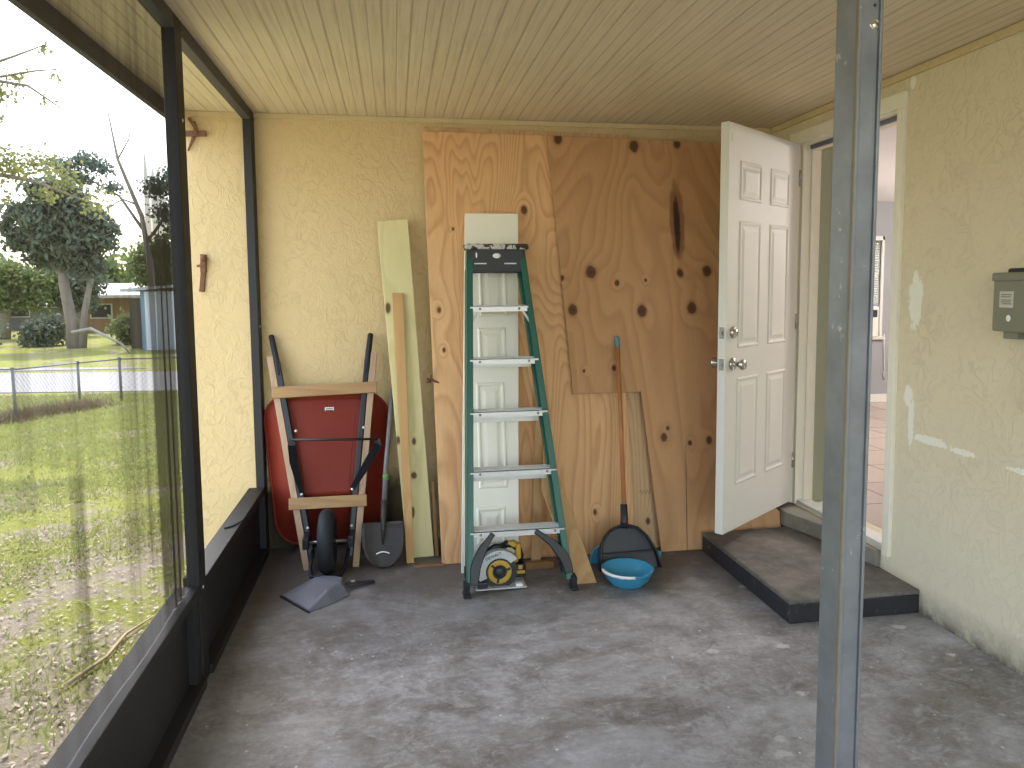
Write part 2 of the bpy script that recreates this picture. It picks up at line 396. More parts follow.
def screen_mat():
    t = NT('insect_screen'); v = t.co(); sep = t.n('ShaderNodeSeparateXYZ'); t.l(v, sep.inputs[0])
    streak = t.noise(t.co(scale=(1, 9, .35)), 1.6, 5, .65, .2)
    op = t.ramp(streak, [(.45, .0), (.75, .30)])
    def band(y, wy, z0, z1, amt, fr):
        a = t.ramp(t.math('ABSOLUTE', t.math('DIVIDE', t.math('SUBTRACT', sep.outputs[1], y), wy)), [(0, 1), (.6, .7), (1, 0)])
        zc, zh = (z0+z1)/2, (z1-z0)/2
        b = t.ramp(t.math('ABSOLUTE', t.math('DIVIDE', t.math('SUBTRACT', sep.outputs[2], zc), zh)), [(0, 1), (.75, 1), (1, 0)])
        f = t.ramp(t.noise(t.co(scale=(1, fr, .5)), 1, 4, .7), [(.3, .25), (.6, 1)])
        return t.math('MULTIPLY', t.math('MULTIPLY', t.math('MULTIPLY', a, b), f), amt)
    o = t.math('ADD', t.math('MULTIPLY', op, .6), .55)
    for args in ((2.58, .16, .30, 1.95, .55, 22), (2.50, .26, .42, 2.40, .22, 12), (1.87, .055, .42, 1.10, .28, 8), (2.25, .16, .6, 1.5, .14, 12)):
        o = t.math('ADD', o, band(*args))
    o = t.math('MINIMUM', o, .93)
    tr = t.n('ShaderNodeBsdfTransparent'); df = t.n('ShaderNodeBsdfDiffuse'); df.inputs[0].default_value = (*s2l((74, 69, 62)), 1)
    mx = t.n('ShaderNodeMixShader'); t.l(o, mx.inputs[0]); t.l(tr.outputs[0], mx.inputs[1]); t.l(df.outputs[0], mx.inputs[2])
    t.l(mx.outputs[0], t.out.inputs[0]); t.t.nodes.remove(t.b)
    return t.m
M['screen'] = screen_mat()
for y0, y1 in ((.64, 2.76), (-1.46, .55)):
    g = MB(); ny = int((y1-y0)/.02)
    prof = []
    for i in range(ny+1):
        y = y0+(y1-y0)*i/ny; k = max(0, 1-abs(y-2.62)/.14)
        prof.append((XS-.03 + .004*math.sin(y*9), .010*k*math.sin(y*120), y))
    vs = [(x+a_*q, y, z) for z, q in ((.392, 1), (.9, 1), (1.55, .8), (1.85, .15), (ZC-.055, 0)) for x, a_, y in prof]; n = len(prof)
    g.add(vs, [(r*n+i, r*n+i+1, (r+1)*n+i+1, (r+1)*n+i) for r in range(4) for i in range(n-1)], True)
    o = g.build('screen_mesh', M['screen'], wl, fix=False)

# bits stuck on the rail: a small dark leaf, a fleck of paint
f = MB(); f.prism([(-.80, 3.42, .3925), (-.765, 3.45, .3925), (-.735, 3.53, .394), (-.765, 3.50, .3935), (-.79, 3.50, .3925)], (0, 0, .004))
tag(f.build('fallen_leaf', M['rubber']), 'small dark leaf scrap lying on the black rail of the far bay', 'leaf')

# ------------------------------------------------------------------ step and sill
st = thing('concrete_step', (2.0, 3.27, 0), 'low dark-painted concrete step below the open white door', 'step')
MB().box((1.69, 2.83, 0), (XR-.001, 3.745, .088)).build('riser', M['step_side'], st, bevel=.006)
MB().box((1.688, 2.828, .088), (XR-.001, 3.74, .11)).build('tread', M['step'], st, bevel=.006)
struct('trim_4', MB().prism([(XR-.001, 3.10, .112), (XR-.03, 3.10, .112), (XR-.07, 3.50, .112), (2.19, 3.74, .112), (2.19, 3.93, .112), (XR-.001, 3.93, .112)], (0, 0, .085)), M['sill'], bevel=.006)

# ------------------------------------------------------------------ doorway: casing, jambs, threshold
dw = thing('door_1', (XR, 3.48, DZ0), kind='structure')
MB().box((XR-.02, 3.03, .185), (XR+.004, 3.075, 2.30)).build('casing', M['cream_paint'], dw, bevel=.003)
MB().box((XR-.02, 3.905, .185), (XR+.004, 3.95, 2.30)).build('casing', M['cream_paint'], dw, bevel=.003)
MB().box((XR-.02, 3.03, 2.30), (XR+.004, 3.99, 2.372)).build('casing', M['cream_paint'], dw, bevel=.003)
MB().box((XR+.0, 3.075, .2), (XR+.12, 3.095, 2.31)).build('jamb', M['cream_paint'], dw, bevel=.002)
MB().box((XR+.0, 3.88, .2), (XR+.115, 3.90, 2.31)).build('jamb', M['cream_paint'], dw, bevel=.002)
MB().box((XR+.05, 3.865, .2), (XR+.09, 3.88, 2.30)).build('door_stop', M['cream_paint'], dw, bevel=.002)
MB().box((XR+.05, 3.095, 2.265), (XR+.10, 3.88, 2.29)).build('door_stop', M['cream_paint'], dw, bevel=.002)
MB().box((XR+.0, 3.095, 2.29), (XR+.12, 3.88, 2.31)).build('head_jamb', M['cream_paint'], dw, bevel=.002)
MB().box((XR+.035, 3.10, 2.268), (XR+.05, 3.865, 2.30)).build('weather_strip', M['grey_pl'], dw)
MB().box((XR+.01, 3.095, .2), (XR+.10, 3.88, .222)).build('threshold', M['alu'], dw, bevel=.004)
M['reveal'] = plain('grey_green_reveal', (158, 160, 136), .7, 0, .05, 6)
MB().box((XR+.115, 3.885, .2), (XR+.201, 3.902, 2.35)).build('reveal', M['reveal'], dw)
MB().box((XR+.201, 3.885, .2), (XR+.215, 3.96, 2.40)).build('reveal', M['cream_paint'], dw)
for z in (.42, 1.24, 2.06):   # hinges
    MB().lathe([(0, 0), (.007, 0), (.007, .09), (0, .09)], (XR-.024, 3.872, z), n=10).build('hinge', M['chrome'], dw)

def rings_panel(mb, o, u, v, n, u0, u1, v0, v1, k=1):
    """raised moulding and field of one pressed door panel; o origin, u/v in-plane, n outward"""
    prof = [(0, -.001), (.007*k, .005*k), (.014*k, .005*k), (.022*k, .0006), (.032*k, .0006), (.050*k, .005*k)]
    rings = []
    for ins, hh in prof:
        a0, a1, b0, b1 = u0+ins, u1-ins, v0+ins, v1-ins
        rings.append([o+u*a+v*b+n*hh for a, b in ((a0, b0), (a1, b0), (a1, b1), (a0, b1))])
    mb.loft(rings, cap=(False, True), smooth=False)

# open six-panel door leaf
H0 = V((2.296, 3.862, .222)); F0 = V((1.632, 3.375, .222)); uu = (F0-H0); Wd = uu.length; uu.normalize(); zz = V((0, 0, 1)); nn = V((uu.y*-1, uu.x, 0))
if nn.y > 0: nn = -nn           # outward face looks at the room
Hd = 2.072
dr = thing('door_leaf', tuple(H0), 'white six-panel door standing open over the dark step', 'door')
mb = MB(); mb.prism([H0, F0, F0+zz*Hd, H0+zz*Hd], -nn*.044)
for (a0, a1) in ((.125*Wd/.82, .36*Wd/.82), (.46*Wd/.82, .70*Wd/.82)):
    for (b0, b1) in ((.235, .80), (.95, 1.60), (1.70, 1.90)):
        rings_panel(mb, H0, uu, zz, nn, a0, a1, b0, b1, 1.0)
        rings_panel(mb, H0-nn*.044, uu, zz, -nn, a0, a1, b0, b1, 1.0)
mb.build('slab', M['white_paint'], dr, bevel=.002)
kp = H0+uu*(Wd-.07)+zz*.875
k = MB(); k.lathe([(0, 0), (.033, 0), (.033, .006), (.028, .012), (.012, .014), (.011, .032), (.016, .038), (.026, .050), (.028, .060), (.024, .068), (0, .070)], kp, nn, 28); k.build('door_knob', M['chrome'], dr)
k = MB(); k.lathe([(0, 0), (.033, 0), (.033, .006), (.012, .012), (.011, .030), (.026, .048), (.028, .058), (.022, .066), (0, .068)], kp-nn*.044, -nn, 28); k.build('door_knob', M['chrome'], dr)
dp = H0+uu*(Wd-.07)+zz*1.035
k = MB(); k.lathe([(0, 0), (.031, 0), (.031, .008), (.024, .016), (.019, .017), (.018, .022), (0, .022)], dp, nn, 28); k.build('deadbolt', M['chrome'], dr)
k = MB(); k.lathe([(0, 0), (.031, 0), (.031, .008), (.024, .016), (0, .018)], dp-nn*.044, -nn, 28); k.build('deadbolt', M['chrome'], dr)
M['latch'] = plain('dull_latch_steel', (150, 148, 144), .55, .3, .3, 60)
for zc_, ex in ((.875, .011), (1.035, .016)):    # latch and bolt plates on the free edge
    c = F0+zz*zc_-nn*.022
    k = MB(); k.bar(c-zz*.029, c+zz*.029, .026, .003, up=uu); k.bar(c, c+uu*ex, .014, .018, up=zz); k.build('latch_plate', M['latch'], dr)
c = F0+zz*2.0-nn*.0-uu*.035
k = MB(); k.bar(c-zz*.02, c+zz*.02, .012, .004, up=nn); k.build('bumper', M['white_paint'], dr)
for z in (.2, 1.02, 1.84):
    k = MB(); c = H0+zz*z-uu*.0015; k.bar(c-nn*.004, c-nn*.036, .003, .09, up=(0, 0, 1)); k.build('hinge_leaf', M['chrome'], dr)

# ------------------------------------------------------------------ galvanised post in front
sp = thing('steel_post', (.926, 1.355, 0), 'galvanised square steel post standing closest, floor to ceiling', 'post')
x0, x1, y0, y1 = .900, .952, 1.32, 1.392
m_ = MB(); m_.box((x0, y0+.002, 0), (x1, y1, ZC)); m_.build('tube', M['galv'], sp, bevel=.004)
m_ = MB(); m_.box((x0+.001, y0-.003, 0), (x0+.009, y0+.003, ZC)); m_.box((x1-.006, y0-.004, 0), (x1+.001, y0+.003, ZC)); m_.build('lip', M['galv'], sp, bevel=.002)
M['sealant'] = plain('tan_edge_seam', (124, 114, 98), .8, 0, .3, 30, .2)
MB().box((x0-.0012, y0-.0035, 0), (x0+.0016, y0+.004, ZC)).build('seam', M['sealant'], sp)
m_ = MB(); m_.lathe([(0, .003), (.005, .0025), (.0085, .0005), (.010, .002), (.011, 0)], (x1-.014, y0+.002, 1.995), (0, -1, 0), 16); m_.build('bolt', M['chrome'], sp)
m_ = MB(); m_.lathe([(0, .001), (.003, .001), (.003, 0)], (x1-.015, y0+.002, 2.031), (0, -1, 0), 12); m_.build('bolt_hole', M['blk'], sp)
m_ = MB(); m_.box((x0-.03, y0-.03, ZC-.004), (x1+.03, y1+.03, ZC)); m_.build('top_plate', M['galv'], sp)

# ------------------------------------------------------------------ electric box on the right wall
eb = thing('electrical_box', (XR, 2.27, 1.30), 'grey metal electrical box with pale sticker on the stucco wall beside the doorway', 'electrical box')
M['boxgrey'] = plain('electrical_box_grey', (128, 126, 108), .5, .1, .12, 12, .1)
MB().box((XR-.088, 2.17, 1.312), (XR+.001, 2.41, 1.528)).build('case', M['boxgrey'], eb, bevel=.006)
MB().box((XR-.094, 2.165, 1.50), (XR, 2.415, 1.532)).build('hood', M['boxgrey'], eb, bevel=.006)
MB().box((XR-.065, 2.20, 1.525), (XR, 2.375, 1.548)).build('hub', M['step_side'], eb, bevel=.008)
MB().box((XR-.07, 2.31, 1.285), (XR-.005, 2.375, 1.314)).build('knockout', M['boxgrey'], eb, bevel=.003)
MB().tube([(XR-.03, 2.25, 1.315), (XR-.03, 2.25, 1.0)], .014).build('conduit', M['boxgrey'], eb)
MB().tube([(XR-.03, 2.20, 1.315), (XR-.03, 2.20, 1.26), (XR-.03, 2.18, 1.25)], .016).build('conduit', M['blk'], eb)
sk = MB().box((XR-.0895, 2.317, 1.402), (XR-.088, 2.378, 1.462)).build('sticker', plain('faded_sticker', (196, 192, 178), .6, 0, .1, 30), eb)
m_ = MB()
for i, z in enumerate((1.448, 1.440, 1.428, 1.421, 1.414)):
    m_.box((XR-.0899, 2.323+(.004 if i % 2 else 0), z), (XR-.0895, 2.372-(.008 if i == 4 else 0), z+.004))
m_.build('print_line', plain('faded_print', (120, 116, 108), .6), eb)
m_ = MB(); m_.ball((XR-.089, 2.335, 1.363), .010, (.3, 1, 1.25)); m_.build('paint_blob', M['whiteplaster'], eb)

# ------------------------------------------------------------------ plywood sheets
def sheet(name, mat, pl, poly, th, label, cat, group=None, org=None):
    P, n = pl
    mb = MB().prism([P(x, z) for x, z in poly], -n*th)
    o = mb.build(name, mat, origin=org, bevel=.0012, seg=1)
    return tag(o, label, cat, group)
G_ = 'plywood sheets leaning on the back wall'
sheet('plywood_sheet', M['plyC'], LP(3.83, 4.205, 2.42), [(.23, .003), (1.50, .003), (1.485, .95), (1.388, 2.395), (.19, 2.41)], .012,
      'brown plywood sheet hidden rearmost, seen as a narrow strip under the notch', 'plywood', G_, (.85, 3.83, 0))
sheet('plywood_sheet', M['plyA'], LP(3.80, 4.185, 2.42), [(.224, .003), (1.318, .003), (1.304, .886), (1.378, 2.370), (.175, 2.378)], .014,
      'orange plywood sheet with wavy grain behind the green ladder', 'plywood', G_, (.75, 3.80, 0))
bp = [(.889, 2.368), (.981, .895), (1.380, .894), (1.418, .45), (1.456, .003), (1.606, .003), (1.618, .30), (1.632, .585), (1.6345, .585), (1.622, .30), (1.610, .003), (2.185, .003), (2.185, .185), (2.125, .24), (2.125, 2.345)]
sheet('plywood_sheet', M['plyB'], LP(3.76, 4.160, 2.42), bp, .014,
      'knotty brown plywood sheet with notched corner and black scorch mark beside the open door', 'plywood', G_, (1.5, 3.76, 0))
# faint pencil scribble on the rear sheet
P, n = LP(3.83, 4.205, 2.42)
m_ = MB(); m_.tube([P(1.365+.065*i/9, .318+.018*math.sin(i*2.3), .0006) for i in range(10)], .0012, 6)
tag(m_.build('pencil_scribble', M['blk']), 'thin dark scribble on the plywood strip above the black scoop', 'marking')

# ------------------------------------------------------------------ boards
P, n = LP(3.925, 4.165, 1.9)
tb = MB().prism([P(.040, .002), P(.188, .004), P(.086, 1.886), P(-.087, 1.873)], -n*.02)
tag(tb.build('treated_board', M['treated'], origin=(.053, 3.93, 0), bevel=.003), 'wide greenish treated board leaning on the stucco between wheelbarrow and plywood', 'board')
m_ = MB(); m_.prism([P(.195, .004), P(.215, .004), P(.198, .42), P(.182, .42)], -n*.014)
tag(m_.build('wood_strip', M['scrap2'], bevel=.002), 'short narrow wood strip between the greenish board and orange plywood', 'wood strip')
P, n = LP(3.855, 4.11, 1.6)
m_ = MB().prism([P(.036, .0), P(.076, .0), P(.050, 1.469), P(-.012, 1.469)], -n*.018)
tag(m_.build('wood_batten', M['stick'], bevel=.002), 'slim tan wood batten leaning against the greenish treated board', 'batten')
P, n = LP(3.700, 3.965, 1.2)
m_ = MB().prism([P(.696, .002), P(.750, .002), P(.816, .99), P(.774, .99)], -n*.018)
tag(m_.build('wood_batten', M['scrap'], bevel=.002), 'upright wood batten behind the right rail of the green ladder', 'batten')
P, n = LP(3.42, 3.93, .9)
m_ = MB().prism([P(.876, .0), P(.981, .0), P(.871, .41), P(.797, .685), P(.749, .43)], -n*.02)
tag(m_.build('cut_board', M['scrap'], bevel=.002), 'pointed offcut board tilting from the right foot of the green ladder', 'board')
m_ = MB().box((.64, 3.645, 0), (.81, 3.685, .035))
tag(m_.build('scrap_block', M['scrap2'], bevel=.003), 'short dark scrap of wood on the floor behind the circular saw', 'wood scrap')
m_ = MB().box((.075, 3.78, 0), (.235, 3.80, .012))
tag(m_.build('wood_shim', M['scrap2'], bevel=.002), 'thin dark wood scrap on the floor before the greenish board', 'wood scrap')
# little rusty hook with twig on the plywood edge
hk = MB(); hk.tube([(.165, 3.945, 1.0), (.20, 3.945, .99), (.232, 3.95, .975)], [.004, .006, .003], 8); hk.tube([(.185, 3.945, .975), (.19, 3.94, 1.02)], .004, 8); hk.ball((.17, 3.945, .99), .014)
tag(hk.build('rusty_hook', M['rust']), 'tiny rusty hook at the left edge of the orange plywood', 'hook')

# ------------------------------------------------------------------ narrow bifold door panel
P, n = LP(3.660, 4.045, 1.9)
bf = thing('bifold_door_panel', tuple(P(.48, 0)), 'narrow white panelled bifold door leaning behind the green ladder', 'door panel')
O = P(0, .002); U = V((1, 0, 0)); W_ = (P(0, 1)-P(0, 0)).normalized(); L_ = 1.945
mb = MB()
def bx(z): return .317+(.399-.317)*z/L_, .622+(.699-.622)*z/L_
mb.prism([O+U*bx(0)[0], O+U*bx(0)[1], O+U*bx(L_)[1]+W_*L_, O+U*bx(L_)[0]+W_*L_], -n*.03)
for (b0, b1) in ((.14, .335), (.43, 1.0), (1.08, 1.30), (1.36, 1.78)):
    c0 = sum(bx((b0+b1)/2))/2
    rings_panel(mb, O, U, W_, n, c0-.075, c0+.085, b0, b1, 1.1)
mb.build('slab', plain('cream_door_paint', (240, 236, 220), .45, 0, .03, 5), bf, bevel=.002)

# ------------------------------------------------------------------ green step ladder
P, n = LP(3.355, 3.83, 1.75)
ld = thing('step_ladder', tuple(P(.58, 0)), 'folded green fibreglass stepladder with silver treads leaning on the plywood', 'ladder')
W_ = (P(0, 1)-P(0, 0)).normalized()
Lb, Lt = P(.322, .05), P(.386, 1.70); Rb, Rt = P(.842, .05), P(.688, 1.70)
def crail(p, q, inner, name='rail'):
    """C-channel rail: web on the outside, two flanges turned inwards"""
    mb = MB(); a = (q-p).normalized(); s = V((inner, 0, 0))
    web = -s*.0
    mb.bar(p-n*.037, q-n*.037, .008, .074, up=n)
    mb.bar(p+s*.013+n*-.003, q+s*.013-n*.003, .032, .006, up=n)
    mb.bar(p+s*.013-n*.071, q+s*.013-n*.071, .032, .006, up=n)
    return mb.build(name, M['green'], ld, bevel=.002)
crail(Lb, Lt, 1); crail(Rb, Rt, -1)
rb = [P(.338, .12, -.10), P(.395, 1.62, -.10)], [P(.832, .12, -.10), P(.682, 1.62, -.10)]
for (a, b), sgn in zip(rb, (1, -1)):
    MB().bar(a-n*.02, b-n*.02, .03, .035, up=n).build('rear_rail', M['green'], ld, bevel=.003)
for (xa, xb), zf in (((.385, .700), 1.395), ((.372, .738), 1.125), ((.362, .770), .862), ((.350, .800), .575), ((.340, .822), .292)):
    a = P(xa+.004, zf, -.004); b = P(xb-.004, zf, -.004)
    mb = MB()
    # tread top level, front lip and rear lip
    mb.box((a.x, a.y-.006, zf), (b.x, a.y+.084, zf+.004)); mb.box((a.x, a.y-.006, zf-.026), (b.x, a.y-.002, zf+.004)); mb.box((a.x, a.y+.080, zf-.022), (b.x, a.y+.084, zf))
    for q in range(6): mb.box((a.x, a.y+.004+q*.013, zf+.004), (b.x, a.y+.009+q*.013, zf+.006))
    mb.build('tread', M['alu'], ld)
    for xx in (a.x+.05, b.x-.05): MB().lathe([(0, .004), (.006, .003), (.007, 0)], (xx, a.y-.006, zf-.011), (0, -1, 0), 12).build('rivet', M['steel'], ld)
for z in (.285, .53, .82, 1.10):
    x0_, x1_ = .352+(.405-.352)*z/1.62, .812-(.812-.668)*z/1.62
    c = P(0, z, -.125); MB().box((x0_, c.y-.004, z-.028), (x1_, c.y+.004, z)).build('rear_bar', M['alu'], ld)
# diagonal braces under the top tread
for xa, xb in ((.384, .43), (.712, .665)):
    MB().bar(P(xa, 1.30, -.01), P(xb, 1.375, -.01), .012, .004, up=n).build('brace', M['alu'], ld)
# black curved knee braces at the bottom
for pts in (((.352, .055), (.362, .14), (.400, .215), (.455, .285)), ((.828, .08), (.812, .15), (.752, .225), (.668, .285))):
    mb = MB()
    q = [P(x, z, .004) for x, z in pts]
    fine = []
    for i in range(len(q)-1):
        for s_ in range(5): fine.append(q[i].lerp(q[i+1], s_/5))
    fine.append(q[-1])
    sm = [fine[0]] + [(fine[i-1]+fine[i]+fine[i+1])/3 for i in range(1, len(fine)-1)] + [fine[-1]]
    w_ = [.013+.012*math.sin(math.pi*min(1, (i+3)/len(sm))) for i in range(len(sm))]
    rings = []
    for i, p in enumerate(sm):
        t = (sm[min(i+1, len(sm)-1)]-sm[max(i-1, 0)]).normalized(); sd = t.cross(n).normalized()
        rings.append([p+sd*w_[i]+n*.006, p-sd*w_[i]+n*.006, p-sd*w_[i]-n*.022, p+sd*w_[i]-n*.022])
    mb.loft(rings, smooth=False); mb.build('knee_brace', M['blk'], ld, bevel=.004)
for p, sx in ((P(.316, 0), 1), (P(.848, 0), -1)):
    mb = MB(); mb.box((p.x-.018, p.y-.014, 0), (p.x+.018, p.y+.06, .020)); mb.box((p.x-.014, p.y-.008, .018), (p.x+.014, p.y+.055, .070))
    mb.build('foot', M['rubber'], ld, bevel=.006)
for p in (P(.338, .12, -.12), P(.832, .12, -.12)):
    mb = MB(); mb.box((p.x-.02, p.y-.02, p.z-.05), (p.x+.02, p.y+.02, p.z+.01)); mb.build('foot', M['rubber'], ld, bevel=.006)
mb = MB(); a = P(0, 1.62)
mb.box((.386, a.y+.008, 1.572), (.690, a.y+.115, 1.70)); mb.build('top_cap', M['blk'], ld, bevel=.006)
def splat():
    t = NT('plaster_spattered_black'); v = t.co()
    w2 = t.ramp(t.noise(v, 22, 5, .65, .6), [(.50, 0), (.54, 1)])
    c = t.mix(w2, s2l((26, 27, 30)), s2l((196, 192, 182)))
    t.bump(w2, .4, .003); return t.base(c, .6)
mb = MB(); mb.box((.371, a.y-.016, 1.695), (.709, a.y+.13, 1.724)); mb.build('top_plate', splat(), ld, bevel=.006)
for x in (.42, .58): MB().box((x, a.y+.0045, 1.618), (x+.065, a.y+.0085, 1.624)).build('slot', M['lightgrey'], ld)
mb = MB(); mb.ball((.540, a.y+.008, 1.662), .017, (1.3, .2, .8)); mb.build('plaster_blob', M['whiteplaster'], ld); MB().ball((.432, a.y+.008, 1.665), .008, (.6, .2, 1.8)).build('plaster_blob', M['whiteplaster'], ld)

# ------------------------------------------------------------------ circular saw
sx, sy = .486, 3.462
sw = thing('circular_saw', (sx, sy, 0), 'yellow and black cordless circular saw on the floor under the ladder', 'power saw')
AX = (0, -1, 0); cz = .105
mb = MB(); mb.lathe([(.012, .0), (.088, .0), (.088, .004), (.012, .004)], (sx, sy-.028, cz), AX, 40, False); mb.build('lower_guard', M['charcoal_pl'], sw)
mb = MB(); mb.lathe([(0, .0), (.078, .0), (.079, .0015), (0, .0015)], (sx, sy-.024, cz-.008), AX, 48, False); mb.build('blade', M['steel'], sw)
mb = MB(); mb.lathe([(.036, .0), (.060, .0), (.060, .006), (.056, .008), (.040, .008), (.036, .006)], (sx, sy-.032, cz), AX, 40); mb.build('blade_ring', M['yellow'], sw, bevel=.001)
mb = MB(); mb.lathe([(0, .0), (.026, .0), (.026, .010), (.016, .014), (.010, .016), (0, .016)], (sx, sy-.032, cz), AX, 24); mb.build('arbor', M['charcoal_pl'], sw)
for a_ in range(3):
    t_ = a_*2.1+.3; c = V((sx+.044*math.cos(t_), sy-.0395, cz+.044*math.sin(t_)))
    MB().bar(c-V((math.cos(t_), 0, math.sin(t_)))*.012, c+V((math.cos(t_), 0, math.sin(t_)))*.012, .012, .004, up=(0, -1, 0)).build('spoke', M['charcoal_pl'], sw)
def arc(c, r0, r1, a0, a1, y0_, y1_, n_=24):
    mb = MB(); rg = []
    for i in range(n_+1):
        a = a0+(a1-a0)*i/n_; ca, sa = math.cos(a), math.sin(a)
        rg.append([(c[0]+r*ca, y, c[1]+r*sa) for r, y in ((r0, y0_), (r1, y0_), (r1, y1_), (r0, y1_))])
    return mb.loft(rg, smooth=False)
arc((sx, cz), .068, .108, math.radians(35), math.radians(205), sy-.036, sy+.006).build('upper_guard', M['lightgrey'], sw, bevel=.003)
mb = MB(); mb.box((.365, sy-.06, .026), (.618, sy+.12, .031)); mb.box((.365, sy-.06, .026), (.369, sy+.12, .040)); mb.build('base_plate', M['alu'], sw, bevel=.001)
mb = MB(); mb.box((.565, sy-.055, .031), (.60, sy-.02, .045)); mb.build('guide', M['whiteplaster'], sw, bevel=.004)
mb = MB(); mb.box((.375, sy-.05, .03), (.425, sy-.01, .062)); mb.build('pivot', M['charcoal_pl'], sw, bevel=.006)
mb = MB(); mb.lathe([(0, -.10), (.034, -.10), (.040, -.09), (.042, -.02), (.042, .0), (0, 0)], (sx+.02, sy+.01, cz+.03), AX, 28); mb.build('motor', M['blk'], sw)
mb = MB(); mb.lathe([(0, -.103), (.036, -.103), (.042, -.092), (.042, -.085), (0, -.085)], (sx+.02, sy+.012, cz+.03), AX, 28); mb.build('motor_cap', M['yellow'], sw)
# rear handle: arched grip, yellow shell with black overmould
hp = [(.475, .175), (.495, .205), (.530, .222), (.565, .218), (.590, .195), (.602, .160), (.598, .125)]
mb = MB(); mb.tube([(x, sy+.03, z) for x, z in hp], [.013, .016, .018, .019, .018, .017, .014], 14); mb.build('handle', M['blk'], sw)
mb = MB(); mb.tube([(x, sy+.026, z+.006) for x, z in hp[2:5]], [.010, .020, .012], 14)
mb.box((.545, sy-.01, .135), (.585, sy+.05, .168)); mb.box((.575, sy-.005, .150), (.600, sy+.04, .230)); mb.build('handle_shell', M['yellow'], sw, bevel=.008, seg=3)
mb = MB(); mb.tube([(.405, sy+.02, .150), (.425, sy+.02, .190), (.47, sy+.02, .215), (.53, sy+.02, .215)], [.012, .015, .015, .012], 12); mb.build('front_handle', M['blk'], sw)
mb = MB(); mb.box((.565, sy+.0, .055), (.625, sy+.11, .125)); mb.build('battery', M['blk'], sw, bevel=.008, seg=3)
mb = MB(); mb.box((.570, sy-.003, .075), (.620, sy+.004, .092)); mb.box((.585, sy-.004, .098), (.607, sy+.002, .118)); mb.build('battery_band', M['yellow'], sw, bevel=.002)
tx = bpy.data.curves.new('maker_mark', 'FONT'); tx.body = 'DEWALT'; tx.size = .021; tx.extrude = .0006; tx.align_x = 'CENTER'; tx.align_y = 'CENTER'
t0_ = bpy.data.objects.new('maker_mark_curve', tx); C.objects.link(t0_); bpy.context.view_layer.update()
tm_ = bpy.data.meshes.new_from_object(t0_.evaluated_get(bpy.context.evaluated_depsgraph_get())); bpy.data.objects.remove(t0_)
to = bpy.data.objects.new('maker_mark', tm_); C.objects.link(to); tm_.materials.clear(); tm_.materials.append(M['blk']); to.parent = sw
to.location = V((sx-.030, sy-.0375, cz+.082))-V((sx, sy, 0)); to.rotation_euler = (math.pi/2, math.radians(-20), 0)

sw.location.z = -.015

# ------------------------------------------------------------------ wheelbarrow, stood on its nose
P, n = LP(3.845, 4.175, 1.25)
wb = thing('wheelbarrow', (-.40, 3.85, 0), 'red wheelbarrow stood on its nose against the stucco wall', 'wheelbarrow')
MB().bar(P(-.490, .004, -.02), P(-.690, 1.125, -.02), .034, .040, up=n).build('wood_rail', M['wb_wood'], wb, bevel=.002)
MB().bar(P(-.236, .004, -.02), P(-.120, 1.135, -.02), .034, .040, up=n).build('wood_rail', M['wb_wood'], wb, bevel=.002)
def xl(z, off): return -.490-.200*z/1.116+off
def xr(z, off): return -.236+.116*z/1.131+off
for f_, off, s_ in ((xl, .036, 1), (xr, -.036, -1)):
    MB().bar(P(f_(.06, off), .06, -.014), P(f_(1.10, off), 1.10, -.014), .030, .030, up=n).build('steel_rail', M['blk_metal'], wb, bevel=.005, seg=3)
    q0, q1 = P(f_(1.02, off), 1.02, -.014), P(f_(1.243, off*.8), 1.243, -.010)
    MB().tube([q0, q0.lerp(q1, .3), q1-(q1-q0)*.03, q1], [.016, .017, .016, .010], 14).build('handle_grip', M['rubber'], wb)
for (xa, xb, z0_, z1_, tilt) in ((-.672, -.108, .895, .955, .016), (-.582, -.172, .312, .372, .0)):
    mb = MB(); mb.prism([P(xa, z0_, .0), P(xb, z0_+tilt, .0), P(xb, z1_+tilt, .0), P(xa, z1_, .0)], n*.022); mb.build('cross_board', M['cross_wood'], wb, bevel=.002)
FL, FR = V((-.531, 3.745, .73)), V((-.100, 3.745, .717))
for F_, sgn, bl in ((FL, -1, ((-.545, .72), (-.513, .39))), (FR, 1, ((-.185, .725), (-.25, .403)))):
    for q, (x, z) in enumerate(bl):
        MB().lathe([(0, .006), (.006, .005), (.008, 0)], P(x+sgn*.002, z, .004 if not q else .012), n, 14).build('bolt', M['alu'], wb)
        if not q: continue
        p = P(x, z, .008); mid_ = p.lerp(F_, .6)+V((sgn*.012, 0, .0))
        mb = MB(); fine = [p, p.lerp(mid_, .5), mid_, F_+V((0, 0, -.03 if q else 0)), F_]
        rg = []
        for i in range(len(fine)):
            t = (fine[min(i+1, 4)]-fine[max(i-1, 0)]).normalized(); sd = t.cross(V((0, -1, .3))).normalized(); ww = (.013, .018, .021, .020, .012)[i]; th_ = V((0, -.004, .002))
            rg.append([fine[i]+sd*ww+th_, fine[i]-sd*ww+th_, fine[i]-sd*ww-th_, fine[i]+sd*ww-th_])
        mb.loft(rg, smooth=False); mb.build('leg_strut', M['blk_metal'], wb, bevel=.001)
MB().tube([FL, FL.lerp(FR, .5), FR], .0065, 10).build('foot_bar', M['blk_metal'], wb)
